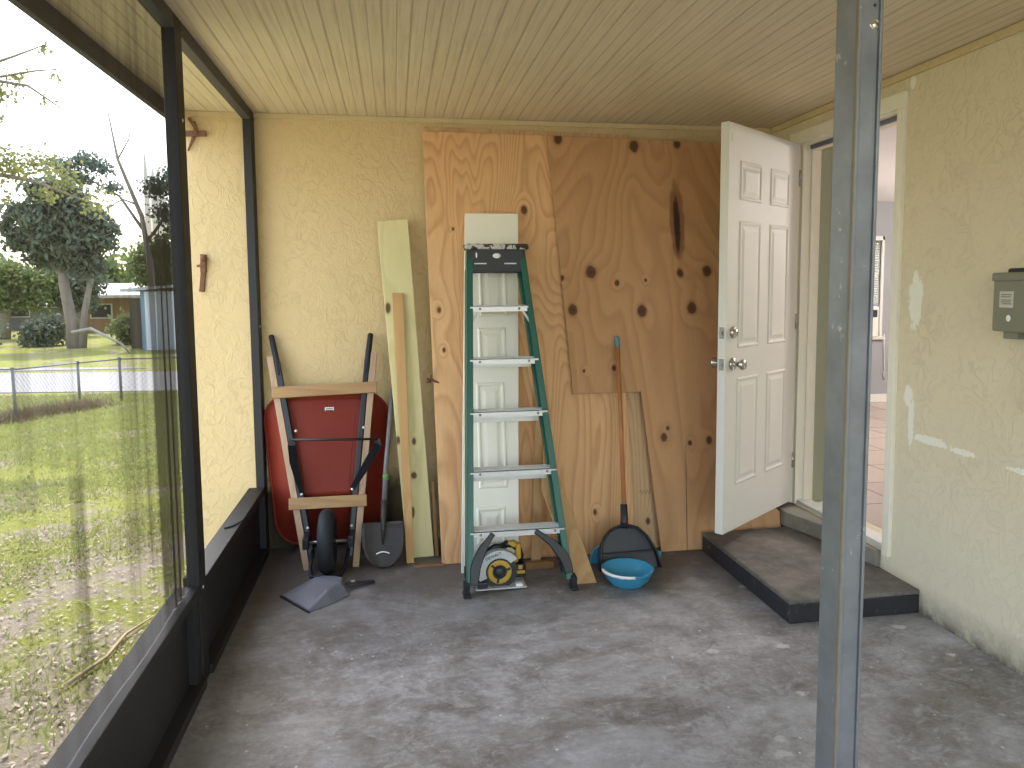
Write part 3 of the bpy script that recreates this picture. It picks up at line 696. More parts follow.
# wheel with round tyre, hub and axle
wc = V((-.376, 3.805, .168)); R_, r_ = .128, .040
mb = MB(); N1, N2 = 48, 16; vs = []; fs = []
for i in range(N1):
    a = 2*math.pi*i/N1
    for j in range(N2):
        b = 2*math.pi*j/N2; rad = R_+r_*math.cos(b)*1.0
        tread = .0022*(1 if (i % 2) and abs(math.cos(b)) > .55 and math.cos(b) > 0 else 0)
        vs.append((wc.x+math.sin(b)*.041, wc.y+(rad+tread)*math.cos(a), wc.z+(rad+tread)*math.sin(a)))
for i in range(N1):
    for j in range(N2): fs.append((i*N2+j, ((i+1) % N1)*N2+j, ((i+1) % N1)*N2+(j+1) % N2, i*N2+(j+1) % N2))
mb.add(vs, fs, True); wheel = mb.build('tyre', M['rubber'], wb)
mb = MB(); mb.lathe([(0, -.02), (.10, -.02), (.104, -.03), (.104, .03), (.10, .02), (0, .02)], wc, (1, 0, 0), 32); mb.lathe([(0, -.045), (.022, -.045), (.022, .045), (0, .045)], wc, (1, 0, 0), 20); mb.build('wheel_rim', M['blk_metal'], wb)
MB().tube([(wc.x-.125, wc.y, wc.z), (wc.x+.125, wc.y, wc.z)], .0075, 12).build('axle', M['steel'], wb)
for x, rail in ((-.505, xl(.17, .036)), (-.262, xr(.17, -.036))):
    mb = MB(); q = P(rail, .17, 0)
    mb.box((rail-.016, wc.y-.028, wc.z-.030), (rail+.016, q.y+.004, wc.z+.030)); mb.build('axle_bracket', M['blk_metal'], wb, bevel=.006)
    for dz in (-.045, .045):
        MB().lathe([(0, .006), (.006, .005), (.008, 0)], P(rail, .17+dz, .003), n, 14).build('bolt', M['alu'], wb)
mb = MB(); mb.tube([P(-.458, .10, .002), (-.468, 3.81, .03), (-.455, 3.73, .012), (-.385, 3.702, .010), (-.31, 3.73, .012), (-.286, 3.81, .03), P(-.272, .10, .002)], .010, 12); mb.build('nose_guard', M['navy'], wb)
# tray: lofted from its flat bottom (facing the room) back to the rolled rim at the wall
def rr(x0_, x1_, z0_, z1_, r, yf, topin=0, n_=8, botin=0):
    pts = []
    for (cx, cz_, a0) in ((x1_-r-topin, z1_-r, 0), (x0_+r+topin, z1_-r, 90), (x0_+r+botin, z0_+r, 180), (x1_-r-botin, z0_+r, 270)):
        for i in range(n_+1):
            a = math.radians(a0+90*i/n_); x, z = cx+r*math.cos(a), cz_+r*math.sin(a); pts.append(V((x, yf(z), z)))
    return pts
bot = lambda z: P(0, z, -.050).y
rings = [rr(-.600, -.190, .385, .870, .03, bot, 0, 8, .055), rr(-.612, -.178, .365, .880, .05, lambda z: bot(z)+.006, 0, 8, .06),
         rr(-.665, -.125, .20, .885, .09, lambda z: bot(z)*.5+4.170*.5, 0, 8, .05),
         rr(-.722, -.064, .05, .893, .13, lambda z: 4.176, 0, 8, .04), rr(-.735, -.050, .035, .902, .14, lambda z: 4.180, 0, 8, .04)]
mb = MB(); mb.loft(rings, cap=(True, False)); mb.build('tray', M['tray'], wb, solid=.003)
rim = rings[-1]; MB().tube(rim, .0085, 10, closed=True).build('rim', M['tray'], wb)
st_ = P(0, .82, -.046)
MB().box((-.397, P(0, .823, -.050).y-.0035, .806), (-.348, P(0, .82, -.050).y+.001, .834)).build('sticker', plain('white_sticker', (225, 222, 214), .5), wb)
m_ = MB(); yy = P(0, .82, -.050).y-.0045
for z in (.824, .815): m_.box((-.392, yy, z), (-.353, yy+.0012, z+.004))
m_.build('sticker_print', M['charcoal_pl'], wb)
# pressed ribs in the bottom
for (xa, xb) in ((-.272, -.236), (-.505, -.560)):
    MB().bar(P(xa, .42, -.047), P(xb, .80, -.047), .006, .006, up=n).build('pressed_rib', M['tray'], wb, bevel=.002)

# ------------------------------------------------------------------ shovel
P, n = LP(3.80, 4.14, 1.0)
sh = thing('shovel', tuple(P(-.088, 0)), 'round point shovel with grimy steel blade standing beside the wheelbarrow', 'shovel')
out = [(-.196, .228), (-.196, .12), (-.180, .065), (-.145, .022), (-.088, .002), (-.030, .022), (.006, .065), (.024, .12), (.024, .228)]
rows = []; K = 12
for i in range(13):
    z = .232*(1-i/12)**1.0; z = max(z, .003)
    # half width at height z
    hw = 0
    for (xa, za), (xb, zb) in zip(out[4:8], out[5:9]):
        if za <= z <= zb+1e-6: hw = (xa+(xb-xa)*(z-za)/(zb-za+1e-9))+.088
    if z <= .003: hw = .012
    if i == 0: hw = .108
    rows.append([P(-.087+hw*(2*j/K-1), z, .028*(2*j/K-1)**2*(hw/.11) - .004 + (.012 if (i == 0) else 0)) for j in range(K+1)])
mb = MB(); mb.loft(rows, cap=(False, False), closed=False); mb.build('blade', M['shovelsteel'], sh, solid=.003)
mb = MB(); mb.tube([P(-.088, .12, .006), P(-.085, .20, .012), P(-.083, .25, .014), P(-.078, .34, .012)], [.004, .012, .016, .017], 14); mb.build('socket', M['shovelsteel'], sh)
mb = MB(); mb.tube([P(-.078, .32, .012), P(-.066, .50, .012), P(-.020, .93, .012)], [.014, .014, .013], 14); mb.build('shaft', plain('grey_shaft', (110, 108, 106), .5, .2, .15, 20), sh)
mb = MB(); mb.tube([P(-.068, .445, .012), P(-.066, .475, .012)], .017, 14); mb.build('green_band', plain('green_tape', (96, 140, 76), .6), sh)
mb = MB(); mb.tube([P(-.125+.07*i/6, .075+.010*math.sin(math.pi*i/6), .013+.0*i) for i in range(7)], .0035, 6); mb.build('scuff', M['whiteplaster'], sh)

# ------------------------------------------------------------------ grey dustpan on the floor, upside down
dp_ = thing('dustpan', (-.40, 3.53, 0), 'grey plastic dustpan lying upturned on the floor before the wheelbarrow', 'dustpan')
base = [(-.576, 3.532), (-.421, 3.327), (-.330, 3.400), (-.250, 3.490), (-.255, 3.59), (-.300, 3.635), (-.395, 3.655), (-.440, 3.635)]
top = [(-.505, 3.50), (-.400, 3.375), (-.345, 3.420), (-.285, 3.495), (-.285, 3.565), (-.315, 3.59), (-.385, 3.605), (-.425, 3.59)]
cx_, cy_ = -.38, 3.52
mb = MB(); mb.loft([[(x, y, .003) for x, y in base], [(x*.96+cx_*.04, y*.96+cy_*.04, .012) for x, y in base], [(x, y, (.030 if i < 2 else .062)) for i, (x, y) in enumerate(top)], [(x*.85+cx_*.15, y*.85+cy_*.15, (.036 if i < 2 else .066)) for i, (x, y) in enumerate(top)]], cap=(False, True), smooth=False)
mb.build('pan', M['grey_pl'], dp_, bevel=.006, seg=3)
mb = MB(); mb.bar((-.578, 3.534, .004), (-.419, 3.324, .004), .012, .007, up=(0, 0, 1)); mb.build('lip', M['blk'], dp_, bevel=.002)
mb = MB(); mb.bar((-.285, 3.555, .028), (-.130, 3.625, .010), .045, .018, up=(0, 0, 1), w2=.020, d2=.010); mb.build('handle', M['charcoal_pl'], dp_, bevel=.005, seg=3)
mb = MB(); mb.lathe([(.006, 0), (.010, .001), (.011, .004), (.006, .004)], (-.235, 3.578, .033), (0, 0, 1), 16); mb.build('hang_hole', M['alu'], dp_)

# ------------------------------------------------------------------ black scoop with long wooden handle
P, n = LP(3.555, 4.03, 1.55)
sc = thing('long_handled_dustpan', tuple(P(1.19, 0)), 'black rounded dustpan on a long wooden handle leaning on the plywood', 'dustpan')
dome = [(1.033, .003), (1.038, .065), (1.050, .127), (1.072, .168), (1.100, .196), (1.131, .212), (1.168, .221), (1.199, .221), (1.253, .206), (1.303, .160), (1.345, .084), (1.357, .036), (1.360, .003)]
def dm(s_, off): return [P(1.195+(x-1.195)*s_, .004+(z-.004)*s_, off) for x, z in dome]
mb = MB(); mb.loft([dm(1, .034), dm(1.0, -.006), dm(.93, -.012), dm(.5, -.012), dm(.02, -.012)], cap=(False, True), smooth=False, closed=False); mb.build('pan', M['charcoal_pl'], sc, solid=.004)
mb = MB(); mb.tube(dm(1.0, .036), .0065, 10); mb.build('rim', M['blk'], sc)
mb = MB(); mb.prism([P(1.046, .076, .006), P(1.340, .080, .006), P(1.340, .090, .006), P(1.047, .086, .006)], n*.012); mb.build('ledge', M['blk'], sc, bevel=.002)
mb = MB(); mb.prism([P(1.040, .004, .0), P(1.352, .004, .0), P(1.340, .080, .0), P(1.046, .076, .0)], n*.008); mb.build('lip_plate', M['charcoal_pl'], sc)
mb = MB(); mb.tube([P(1.186, .205, .0), P(1.192, .245, .004), P(1.196, .325, .006)], [.024, .020, .019], 16); mb.build('socket', M['charcoal_pl'], sc)
M['handle_wood'] = grain_wood('turned_wood_handle', (190, 130, 82), (150, 96, 58), 4, (9, 9, .6), (), .3, .5)
mb = MB(); mb.tube([P(1.196, .30, .006), P(1.219, .75, .006), P(1.238, 1.16, .006)], .0125, 14); mb.build('handle', M['handle_wood'], sc)
mb = MB(); mb.tube([P(1.2375, 1.15, .006), P(1.2395, 1.205, .006), P(1.240, 1.212, .006)], [.0145, .0145, .009], 14); mb.build('end_cap', plain('teal_end_cap', (96, 138, 142), .5), sc)

# ------------------------------------------------------------------ blue basin behind, blue bowl in front
P, n = LP(3.655, 3.80, 1.0)
bb = thing('blue_dustpan', tuple(P(1.19, 0)), 'blue plastic dustpan mostly hidden behind the black dustpan', 'dustpan')
pan = [(1.012, .004), (1.016, .05), (1.035, .085), (1.077, .104), (1.18, .112), (1.29, .100), (1.345, .060), (1.372, .004)]
def bp_(s_, off): return [P(1.19+(x-1.19)*s_, .004+(z-.004)*s_, off) for x, z in pan]
mb = MB(); mb.loft([bp_(1, .020), bp_(1, .0), bp_(.9, -.006), bp_(.03, -.006)], cap=(False, True), smooth=False, closed=False); mb.build('shell', M['blue'], bb, solid=.003)
mb = MB(); mb.prism([P(1.35, .012, .0), P(1.41, .016, .0), P(1.413, .050, .0), P(1.355, .052, .0)], n*.014); mb.build('handle_tab', M['blue'], bb, bevel=.006, seg=3)
bl = thing('blue_bowl', (1.133, 3.390, 0), 'blue plastic mixing bowl smeared with white plaster on the floor', 'bowl')
mb = MB(); mb.lathe([(0, .004), (.070, .004), (.072, 0), (.078, .0), (.084, .006), (.112, .034), (.126, .072), (.132, .077), (.132, .081), (.125, .080), (.108, .038), (.078, .010), (0, .010)], (1.133, 3.390, 0), n=44); mb.build('shell', M['blue'], bl)
mb = MB()   # dried plaster streak on the inner wall
rg = []
for i in range(22):
    a = math.radians(185+150*i/21); wv = .007+.008*abs(math.sin(i*1.3))+.003*random.random()
    r0, z0_ = .124, .077-.006*random.random()
    r1, z1_ = .124-wv*.9, .077-wv*1.9
    c0 = V((1.133, 3.390, 0)); d = V((math.cos(a), math.sin(a), 0))
    rg.append([c0+d*(r0+.002)+V((0, 0, z0_+.004)), c0+d*(r0-.003)+V((0, 0, z0_+.003)), c0+d*(r1-.003)+V((0, 0, z1_+.003)), c0+d*(r1)+V((0, 0, z1_))])
mb.loft(rg, smooth=True); mb.build('plaster_smear', M['whiteplaster'], bl)
mb = MB(); rg = []
for i in range(14):
    a = math.radians(178+90*i/13); c0 = V((1.133, 3.390, 0)); d = V((math.cos(a), math.sin(a), 0)); wv = .004+.004*random.random()
    rg.append([c0+d*(.134)+V((0, 0, .082)), c0+d*(.127)+V((0, 0, .084)), c0+d*(.123)+V((0, 0, .082)), c0+d*(.1345)+V((0, 0, .077-wv))])
mb.loft(rg); mb.build('plaster_smear', M['whiteplaster'], bl)

# ------------------------------------------------------------------ rusty fittings on the wall
rb1 = thing('rusty_bracket', (-1.03, YB, 2.24), 'rusty iron cross-shaped bracket high on the stucco wall', 'bracket')
mb = MB(); mb.bar((-1.075, YB-.014, 2.42), (-1.045, YB-.014, 2.37), .016, .012); mb.bar((-1.05, YB-.02, 2.40), (-1.035, YB-.02, 2.33), .018, .014); mb.bar((-1.04, YB-.014, 2.35), (-1.085, YB-.014, 2.245), .020, .010, w2=.008); mb.build('strap', M['rust'], rb1, bevel=.002)
mb = MB(); mb.bar((-1.095, YB-.024, 2.335), (-.985, YB-.024, 2.338), .030, .014); mb.tube([(-1.035, YB, 2.34), (-1.035, YB-.04, 2.34)], .009, 10); mb.build('crossbar', M['rust'], rb1, bevel=.002)
rb2 = thing('rusty_bracket', (-1.035, YB, 1.48), 'rusty iron hasp with knob lower on the stucco wall', 'bracket')
mb = MB(); mb.bar((-1.048, YB-.007, 1.485), (-1.035, YB-.007, 1.60), .026, .016); mb.bar((-1.035, YB-.009, 1.59), (-1.03, YB-.014, 1.69), .030, .020); mb.build('strap', M['rust'], rb2, bevel=.003)
mb = MB(); mb.tube([(-1.025, YB, 1.665), (-1.025, YB-.045, 1.665)], [.012, .010], 10); mb.ball((-1.025, YB-.045, 1.665), .016); mb.bar((-1.065, YB-.02, 1.625), (-1.03, YB-.02, 1.63), .012, .010); mb.build('knob', M['rust'], rb2)

# ------------------------------------------------------------------ room beyond the door
YI, XI, ZF = 7.2, 7.6, .20
M['int_wall'] = plain('grey_interior_paint', (150, 149, 150), .8, 0, .03, 3)
M['int_ceil'] = plain('white_ceiling_paint', (240, 238, 238), .85, 0, .03, 6)
def tile_mat():
    t = NT('beige_floor_tile'); br = t.n('ShaderNodeTexBrick'); t.l(t.co(rot=(0, 0, .0)), br.inputs['Vector'])
    br.offset = 0; br.inputs['Scale'].default_value = 1; br.inputs['Brick Width'].default_value = .42; br.inputs['Row Height'].default_value = .42; br.inputs['Mortar Size'].default_value = .007
    br.inputs['Color1'].default_value = (*s2l((176, 158, 146)), 1); br.inputs['Color2'].default_value = (*s2l((186, 168, 156)), 1); br.inputs['Mortar'].default_value = (*s2l((112, 98, 90)), 1)
    c = t.mix(t.math('MULTIPLY', t.noise(t.co(), 4, 5, .6), .3), br.outputs[0], s2l((150, 130, 118)))
    return t.base(c, .25, 0, .5)
struct('floor_interior', MB().box((XR+.2, 2.2, ZF-.1), (XI, YI, ZF)), tile_mat(), origin=(0, 0, 0))
struct('ceiling_interior', MB().box((XR+.2, 2.2, 2.40), (XI, YI+.15, 2.46)), M['int_ceil'])
fw = MB(); wx0, wx1, wz0, wz1 = 4.62, 5.28, 1.262, 1.985
fw.box((XR+.2, YI, ZF-.1), (wx0, YI+.15, 2.40)); fw.box((wx1, YI, ZF-.1), (XI, YI+.15, 2.40)); fw.box((wx0, YI, ZF-.1), (wx1, YI+.15, .93)); fw.box((wx0, YI, wz1), (wx1, YI+.15, 2.40))
struct('wall_interior_back', fw, M['int_wall'])
struct('wall_interior_right', MB().box((XI, 2.2, ZF-.1), (XI+.15, YI+.15, 2.46)), M['int_wall'])
struct('wall_interior_front', MB().box((XR+.2, 2.05, ZF-.1), (XI+.15, 2.2, 2.46)), M['int_wall'])
struct('wall_interior_left', MB().add([], []).box((XR+.2, 3.965, ZF), (XR+.212, YI, 2.40)), M['int_wall'])
struct('baseboard_back', MB().box((XR+.212, YI-.016, ZF), (XI, YI, ZF+.09)), M['white_paint'], bevel=.003)
wn = thing('window_1', (4.97, YI, .93), kind='structure')
mb = MB(); t_ = .045
mb.box((wx0-t_, YI-.02, .93), (wx0, YI+.02, wz1+t_)); mb.box((wx1, YI-.02, .93), (wx1+t_*.6, YI+.02, wz1+t_)); mb.box((wx0-t_, YI-.02, wz1), (wx1+t_*.6, YI+.02, wz1+t_)); mb.box((wx0-.06, YI-.05, .90), (wx1+.05, YI+.02, .93)); mb.box((wx0, YI+.03, 1.60), (wx1, YI+.06, 1.64))
mb.build('window_frame', M['white_paint'], wn, bevel=.003)
mb = MB(); bl_n = 0
z = 1.30
while z < wz1-.01:
    mb.add([(wx0+.01, YI+.018, z+.006), (wx1-.01, YI+.018, z+.006), (wx1-.01, YI+.034, z-.004), (wx0+.01, YI+.034, z-.004)], [(0, 1, 2, 3)]); z += .026
mb.build('blinds', M['white_paint'], wn, solid=.001)
gm = NT('window_glass'); gm.base((1, 1, 1), .02); gm.b.inputs['Transmission Weight'].default_value = 1; gm.b.inputs['IOR'].default_value = 1.05
MB().box((wx0, YI+.08, .93), (wx1, YI+.086, wz1)).build('pane', gm.m, wn)
acu = thing('air_conditioner', (5.06, YI, .93), 'white window air conditioner seen through the doorway below the blinds', 'air conditioner')
MB().box((4.70, YI-.13, .935), (5.185, YI+.25, 1.265)).build('case', M['white_paint'], acu, bevel=.01)
mb = MB()
for i in range(7): mb.box((4.78, YI-.136, .965+i*.022), (5.09, YI-.128, .975+i*.022))
mb.build('grille', M['charcoal_pl'], acu)
mb = MB(); mb.box((5.105, YI-.136, 1.15), (5.160, YI-.128, 1.23)); mb.build('control_panel', M['charcoal_pl'], acu)
MB().tube([(5.28, YI-.10, .96), (5.34, YI-.02, .80), (5.36, YI-.02, .45), (5.33, YI-.03, .55)], .005, 8).build('power_cord', M['white_paint'], acu)

# ------------------------------------------------------------------ outdoors
GZ = -.25
def ground_mat():
    t = NT('lawn_soil'); v = t.co()
    g = t.mix(t.noise(v, 2.2, 5, .7), s2l((128, 136, 66)), s2l((166, 166, 88)))
    d = t.mix(t.noise(v, 5, 6, .75), s2l((132, 120, 106)), s2l((188, 176, 158)))
    sep = t.n('ShaderNodeSeparateXYZ'); t.l(v, sep.inputs[0])
    near = t.ramp(t.math('DIVIDE', t.math('ADD', sep.outputs[1], t.math('MULTIPLY', sep.outputs[0], -.6)), 10), [(.30, .10), (.80, -.0)])
    m = t.ramp(t.math('ADD', t.noise(v, 1.3, 6, .72), near), [(.50, 0), (.60, 1)])
    c = t.mix(m, g, d)
    lit = t.ramp(t.noise(v, 26, 6, .8), [(.60, 0), (.66, .85)])
    c = t.mix(t.math('MULTIPLY', lit, .8), c, s2l((216, 200, 172)))
    t.bump(t.noise(v, 30, 6, .8), .9, .04)
    return t.base(c, .95, 0, .1)
gnd = MB(); gnd.add([(-90, -20, GZ), (20, -20, GZ), (20, 120, GZ), (-90, 120, GZ)], [(0, 1, 2, 3)])
struct('ground', gnd, ground_mat(), origin=(0, 0, GZ))
asph = plain('pale_asphalt', (150, 148, 148), .85, 0, .08, 3, .1)
def flat(name, pts, z, mat): return struct(name, MB().prism([(x, y, GZ+.002) for x, y in pts], (0, 0, z)), mat, fix=True)
flat('road', [(-60, 15.6), (-30, 14.6), (-6.8, 13.7), (-3.7, 13.3), (6, 13.0), (20, 13.0), (20, 16.3), (6, 16.3), (-4.6, 16.6), (-8.3, 17.0), (-30, 18.5), (-60, 20)], .012, asph)
flat('path', [(-30, 20.2), (-8.8, 18.3), (-6.2, 17.7), (-5.6, 17.4), (-8.8, 17.5), (-30, 19.2)], .012, asph)

def np_obj(name, verts, nper, mat, org=(0, 0, 0)):
    """many separate tris/quads as one mesh"""
    nf = len(verts)//nper; me = bpy.data.meshes.new(name)
    me.vertices.add(len(verts)); me.vertices.foreach_set('co', (verts-np.array(org)).astype(np.float32).ravel())
    me.loops.add(len(verts)); me.loops.foreach_set('vertex_index', np.arange(len(verts), dtype=np.int32))
    me.polygons.add(nf); me.polygons.foreach_set('loop_start', np.arange(0, len(verts), nper, dtype=np.int32))
    me.polygons.foreach_set('loop_total', np.full(nf, nper, dtype=np.int32)); me.materials.append(mat); me.update(); me.validate()
    o = bpy.data.objects.new(name, me); C.objects.link(o); o.location = org; o['_o'] = tuple(org); return o
rng = np.random.default_rng(3)
def leaf_mat(name, a, b, trans=.35):
    t = NT(name); v = t.co(); c = t.mix(t.noise(v, 6, 3, .6), s2l(a), s2l(b))
    t.base(c, .6, 0, .3)
    tl = t.n('ShaderNodeBsdfTranslucent'); t.l(c, tl.inputs[0])
    mx = t.n('ShaderNodeMixShader'); mx.inputs[0].default_value = trans
    t.l(t.b.outputs[0], mx.inputs[1]); t.l(tl.outputs[0], mx.inputs[2]); t.l(mx.outputs[0], t.out.inputs[0]); return t.m
# grass blades in clumps
NB = 90000
x = rng.uniform(-12, -1.15, NB*2); y = rng.uniform(1.2, 13.2, NB*2)**1.0
ang = -x/(y+.1)
keep = (ang > .14) & (ang < 1.05)
x, y = x[keep], y[keep]
h1 = np.sin(x*2.3+np.sin(y*1.7)*2)+np.sin(y*2.9+np.sin(x*1.3)*2)+rng.normal(0, .7, len(x))
dens = h1+np.clip((y-x*.6-5)/3, -1, 2.2)
sel = dens > np.where(y-x*.6 < 5, .9, .25); x, y = x[sel], y[sel]; n_ = len(x)
hgt = rng.uniform(.02, .06, n_); a = rng.uniform(0, 2*math.pi, n_); wd = rng.uniform(.0022, .0048, n_)*(1+y/6); ln = rng.uniform(.01, .05, n_); b_ = rng.uniform(0, 2*math.pi, n_)
v0 = np.stack([x-np.cos(a)*wd, y-np.sin(a)*wd, np.full(n_, GZ)], 1); v1 = np.stack([x+np.cos(a)*wd, y+np.sin(a)*wd, np.full(n_, GZ)], 1)
v2 = np.stack([x+np.cos(b_)*ln, y+np.sin(b_)*ln, GZ+hgt], 1)
o = np_obj('lawn_grass', np.stack([v0, v1, v2], 1).reshape(-1, 3), 3, leaf_mat('grass_blade', (138, 144, 84), (182, 184, 120), .3)); tag(o, 'patchy yellow green grass of the yard outside the screen', 'grass', kind='stuff')
# dead leaf litter
n_ = 15000; x = rng.uniform(-7, -1.12, n_*2); y = rng.uniform(1.3, 9, n_*2); ang = -x/y; k_ = (ang > .14) & (ang < 1.05) & (rng.random(n_*2) < np.clip(1.1-(y-x*.6-2)/7, .1, 1)); x, y = x[k_], y[k_]; n_ = len(x)
a = rng.uniform(0, 6.28, n_); s_ = rng.uniform(.007, .020, n_); tl_ = rng.normal(0, .3, n_)
q = []
for dx, dy in ((-1, 0), (0, -.45), (1, 0), (0, .45)):
    q.append(np.stack([x+s_*(dx*np.cos(a)-dy*np.sin(a)), y+s_*(dx*np.sin(a)+dy*np.cos(a)), GZ+.008+s_*np.abs(dx*tl_)+.006*(dy != 0)], 1))
o = np_obj('leaf_litter', np.stack(q, 1).reshape(-1, 3), 4, leaf_mat('dead_leaf', (130, 112, 92), (196, 184, 164), .1)); tag(o, 'dry brown leaf litter scattered on the dirt beside the porch', 'leaf litter', kind='stuff')
# fallen sticks on the ground
for i, (pa, pb, r, lb) in enumerate((((-1.46, 3.30, GZ+.02), (-1.30, 3.95, GZ+.02), .010, 'pale fallen stick on the dirt just outside the black kick panel'),)):
    pa, pb = V(pa), V(pb); mb = MB(); mb.tube([pa, pa.lerp(pb, .35)+V((.03, 0, .004)), pa.lerp(pb, .7)+V((-.02, 0, .004)), pb], [r, r*.9, r*.8, r*.4], 8)
    tag(mb.build('fallen_stick', M['palm'] if i > 5 else plain('bleached_stick', (176, 156, 128), .9, 0, .2, 12, .3)), lb, 'stick')

# chain link fence
M['fence'] = plain('grey_fence_steel', (136, 134, 134), .6, .3, .15, 10)
fn = thing('chain_link_fence', (-5.05, 12.5, GZ), 'low grey chain link fence crossing the yard before the road', 'fence')
pts = [(-9.5, 11.3, .50), (-5.12, 10.65, .455), (-5.05, 12.5, .36), (-4.37, 12.35, .42), (-2.2, 12.4, .44), (3.5, 12.4, .45)]
for i, (px, py, pz) in enumerate(pts):
    mb = MB(); mb.tube([(px, py, GZ-.02), (px, py, pz+.01)], .021 if i in (1, 2, 3) else .018, 12); mb.ball((px, py, pz+.02), .027, (1, 1, .7)); mb.build('post', M['fence'], fn)
for (a, b) in zip(pts[:-1], pts[1:]):
    MB().tube([a, b], .013, 10).build('top_rail', M['fence'], fn)
    a, b = V(a), V(b); Ln = (b-a).length; cols = int(Ln/.085); mb = MB(); H_ = (a.z-GZ)
    d = (b-a); d.z = 0; d.normalize()
    for k_ in range(-int(H_/.085), cols):
        for sg in (1, -1):
            s0 = k_*.085 if sg > 0 else k_*.085+H_
            s1 = s0+sg*H_
            lo_, hi_ = 0, 1
            # clip to the panel
            ta = (0-s0)/(s1-s0); tb_ = (Ln-s0)/(s1-s0); t0, t1 = max(0, min(ta, tb_)), min(1, max(ta, tb_))
            if t1 <= t0: continue
            p0 = V((a.x, a.y, GZ))+d*(s0+(s1-s0)*t0)+V((0, 0, H_*t0)); p1 = V((a.x, a.y, GZ))+d*(s0+(s1-s0)*t1)+V((0, 0, H_*t1))
            mb.bar(p0, p1, .0022, .0022, up=(0, -1, .1))
    mb.build('wire_mesh', M['fence'], fn, fix=False)
# brush and dead twigs along the fence foot
n_ = 3500; t_ = rng.random(n_)*.62+.05; x = -5.4+1.3*t_+rng.normal(0, .12, n_); y = 10.4+2.0*t_+rng.normal(0, .15, n_)
a = rng.uniform(0, 6.28, n_); hh = rng.uniform(.03, .22, n_)*rng.random(n_)+.02
tri = np.stack([np.stack([x-.008, y, np.full(n_, GZ)], 1), np.stack([x+.008, y, np.full(n_, GZ)], 1), np.stack([x+np.cos(a)*.10, y+np.sin(a)*.1, GZ+hh], 1)], 1).reshape(-1, 3)
o = np_obj('dry_brush', tri, 3, leaf_mat('dry_brush', (110, 98, 78), (150, 134, 108), .1)); tag(o, 'strip of dry brush along the foot of the chain link fence', 'brush', kind='stuff')

def crown(name, blobs, nleaf, size, mat, root, seed=0, droop=0, long=1.8):
    r_g = np.random.default_rng(seed); P_ = []
    wts = np.array([b[3]*b[4]*b[5] for b in blobs]); wts = wts/wts.sum()
    for (cx, cy, cz, rx, ry, rz), wt in zip(blobs, wts):
        k = max(8, int(nleaf*wt)); u = r_g.normal(size=(k, 3)); u /= np.linalg.norm(u, axis=1)[:, None]
        rad = r_g.random(k)**.45
        P_.append(np.array([cx, cy, cz])+u*rad[:, None]*np.array([rx, ry, rz])*(1+.25*r_g.normal(size=(k, 1))))
    P_ = np.concatenate(P_); k = len(P_); P_[:, 2] = np.maximum(P_[:, 2], GZ+.05)
    d = r_g.normal(size=(k, 3)); d[:, 2] -= droop; d /= np.linalg.norm(d, axis=1)[:, None]
    e = np.cross(d, r_g.normal(size=(k, 3))); e /= np.linalg.norm(e, axis=1)[:, None]
    s = size*r_g.uniform(.6, 1.3, (k, 1))
    q = np.stack([P_-d*s*long/2, P_+e*s*.5, P_+d*s*long/2, P_-e*s*.5], 1).reshape(-1, 3)
    o = np_obj(name, q, 4, mat, tuple(root['_o'])); o.parent = root; o.location = (0, 0, 0); return o
M['lf_dark'] = leaf_mat('dark_green_leaf', (80, 92, 80), (118, 128, 106), .3)
M['lf_mid'] = leaf_mat('mid_green_leaf', (98, 116, 74), (140, 152, 96), .35)
M['lf_lime'] = leaf_mat('yellow_green_leaf', (116, 124, 80), (168, 168, 108), .3)
M['lf_blue'] = leaf_mat('grey_green_leaf', (94, 108, 104), (130, 144, 132), .35)
def limb(root, segs, name='trunk'):
    mb = MB()
    for pts_, rs in segs: mb.tube(pts_, rs, 9)
    return mb.build(name, M['palm'], root)
# big shaggy tree with a forked trunk
t1 = thing('shaggy_tree', (-10.0, 24.5, GZ), 'shaggy dark green tree with forked pale trunk across the road', 'tree', 'trees beyond the road')
limb(t1, [([(-9.95, 24.5, GZ), (-10.0, 24.5, .6), (-10.15, 24.5, 1.7), (-10.2, 24.5, 3.0)], [.22, .17, .15, .12]), ([(-9.75, 24.5, GZ), (-9.6, 24.5, .9), (-9.35, 24.5, 2.0), (-9.1, 24.5, 3.0)], [.15, .10, .08, .06])])
crown('foliage', [(-10.3, 24.5, 3.7, .9, .9, .8), (-10.5, 24.4, 4.6, .55, .6, .4), (-9.8, 24.4, 4.45, .5, .6, .35), (-11.2, 24.5, 3.9, .5, .6, .35), (-11.3, 24.5, 3.1, .45, .6, .35), (-9.3, 24.5, 3.8, .5, .6, .4), (-9.1, 24.5, 3.1, .5, .6, .4), (-10.6, 24.5, 2.7, .6, .6, .5), (-9.8, 24.5, 2.6, .55, .6, .5), (-10.1, 24.3, 3.2, .8, .7, .6), (-9.3, 24.6, 2.3, .35, .5, .4), (-11.7, 24.5, 3.5, .25, .4, .2), (-8.7, 24.5, 3.5, .25, .4, .2)], 13000, .10, M['lf_dark'], t1, 5, .8, 2.6)
